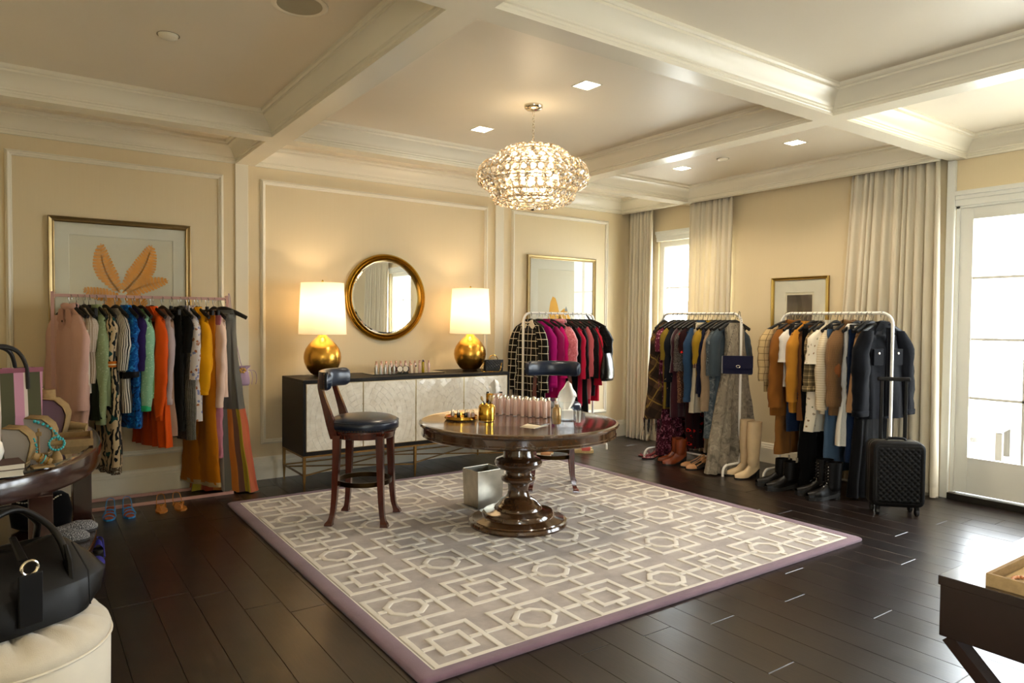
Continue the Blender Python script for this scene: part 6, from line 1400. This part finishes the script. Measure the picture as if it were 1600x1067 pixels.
# shelf below
t = thing('velvet_bag', 'black velvet bag with silver bead snakes on the lower shelf', 'handbag', (.06, 4.56, .2625), radians(-15))
MB().loft([[(w*cos(2*pi*i/32), .05*sin(2*pi*i/32)*w/.13, z) for i in range(32)] for w, z in ((.001, .2), (.1, .2), (.13, .18), (.15, .1), (.14, .02), (.1, 0), (.001, 0))]).build('body', fabric('black_velvet', 'solid', '#0b0a0b', sheen=.1), t, True, 60)
for k, x in enumerate((-.06, .04)): beads(t, [(x-.03, -.04, .185), (x-.035, -.05, .165), (x, -.056, .16), (x+.03, -.055, .17), (x+.035, -.05, .185), (x+.02, -.05, .195)] if k == 0 else [(x-.02, -.052, .15), (x+.02, -.055, .165), (x+.05, -.05, .185), (x+.07, -.04, .19)], .006, mat('silver_bead', '#d8d3c4', .2, .8), 'bead_ornament')
Mtw = fabric('grey_tweed', 'tweed', '#6a6a6c', '#2a2a2c', '#c9c8c6', p=.006)
for k, (x, y, rz, z) in enumerate(((.165, 4.24, -25, .2625), (.215, 4.40, -20, .2625))):
    t = thing('tweed_mule', 'grey tweed slipper on the lower shelf of the console, %s' % ('front one', 'rear one')[k], 'slipper', (x-.15, y-.02, z), radians(rz+25), 'tweed slippers on the shelf')
    MB().loft([[(.25*q, .05*interp([(0, .5), (.15, .8), (.5, .8), (.75, 1), (.95, .7), (1, .2)], q)*cos(pi*i/13), (.012+.05*interp([(0, .5), (.3, .6), (.6, 1), (.9, .8), (1, .3)], q)*sin(pi*i/13))) for i in range(14)] for q in [j/16 for j in range(17)]], False).build('upper', Mtw, t, True, 180)
    MB().loft([[(x_*.25, s_*.052*h, z_) for s_, z_ in ((1, .012), (-1, .012), (-1, 0), (1, 0))] for x_, h in [(j/12, interp([(0, .5), (.15, .8), (.5, .8), (.75, 1), (.95, .7), (1, .25)], j/12)) for j in range(13)]], True, True, True).build('sole', M_shsole, t, True, 40)
shoe('blue_pump', 'cobalt blue shoe on the floor beside the console leg', 'shoe', (.34, 4.74, 0), 264, 'pump', mat('cobalt_suede', '#23238c', .7), l=.24, heel=.05, w=.08)
# sunglasses on the shelf
t = thing('sunglasses', 'black sunglasses on the velvet bag', 'glasses', (.08, 4.55, .463), radians(-20))
for sx in (-1, 1):
    MB().tube([(sx*.034+.026*cos(2*pi*i/20), 0, .024+.02*sin(2*pi*i/20)) for i in range(21)], .003, 6, False).build('rim', M_blk, t, True); MB().tube([(sx*.06, 0, .03), (sx*.062, .08, .026), (sx*.058, .11, .006)], .0025, 6).build('temple', M_blk, t, True)
# ------------------------------------------------------------------ desk tray
t = thing('jewellery_tray', 'burlap jewellery tray with beads on the desk at lower right', 'tray', (2.14, .64, .7605), 0)
MB().box(-.15, .25, -.28, .085, 0, .008).build('bottom', mat('tray_linen', '#b59a6a', .9), t); MB().rect_loft([(0, 0), (0, .032), (.01, .032), (.01, .006)], -.155, .255, -.285, .09).build('rim', M_linm, t)
M_pearl = mat('copper_pearl', '#c58a62', .3, .5)
for k, (x, y) in enumerate(((-.08, .03), (.0, .0), (.08, -.06), (-.06, -.1))):
    t = thing('bead_bracelet', 'copper bead bracelet in the desk tray, '+('nearest the corner', 'second from the corner', 'third from the corner', 'on the side nearest the camera')[k], 'bracelet', (2.14+x, .64+y, .7690), k*1.1, 'bracelets in the desk tray')
    beads(t, [(.032*cos(a), .025*sin(a), .005) for a in [2*pi*i/16 for i in range(17)]], .005, M_pearl, 'bead_loop')
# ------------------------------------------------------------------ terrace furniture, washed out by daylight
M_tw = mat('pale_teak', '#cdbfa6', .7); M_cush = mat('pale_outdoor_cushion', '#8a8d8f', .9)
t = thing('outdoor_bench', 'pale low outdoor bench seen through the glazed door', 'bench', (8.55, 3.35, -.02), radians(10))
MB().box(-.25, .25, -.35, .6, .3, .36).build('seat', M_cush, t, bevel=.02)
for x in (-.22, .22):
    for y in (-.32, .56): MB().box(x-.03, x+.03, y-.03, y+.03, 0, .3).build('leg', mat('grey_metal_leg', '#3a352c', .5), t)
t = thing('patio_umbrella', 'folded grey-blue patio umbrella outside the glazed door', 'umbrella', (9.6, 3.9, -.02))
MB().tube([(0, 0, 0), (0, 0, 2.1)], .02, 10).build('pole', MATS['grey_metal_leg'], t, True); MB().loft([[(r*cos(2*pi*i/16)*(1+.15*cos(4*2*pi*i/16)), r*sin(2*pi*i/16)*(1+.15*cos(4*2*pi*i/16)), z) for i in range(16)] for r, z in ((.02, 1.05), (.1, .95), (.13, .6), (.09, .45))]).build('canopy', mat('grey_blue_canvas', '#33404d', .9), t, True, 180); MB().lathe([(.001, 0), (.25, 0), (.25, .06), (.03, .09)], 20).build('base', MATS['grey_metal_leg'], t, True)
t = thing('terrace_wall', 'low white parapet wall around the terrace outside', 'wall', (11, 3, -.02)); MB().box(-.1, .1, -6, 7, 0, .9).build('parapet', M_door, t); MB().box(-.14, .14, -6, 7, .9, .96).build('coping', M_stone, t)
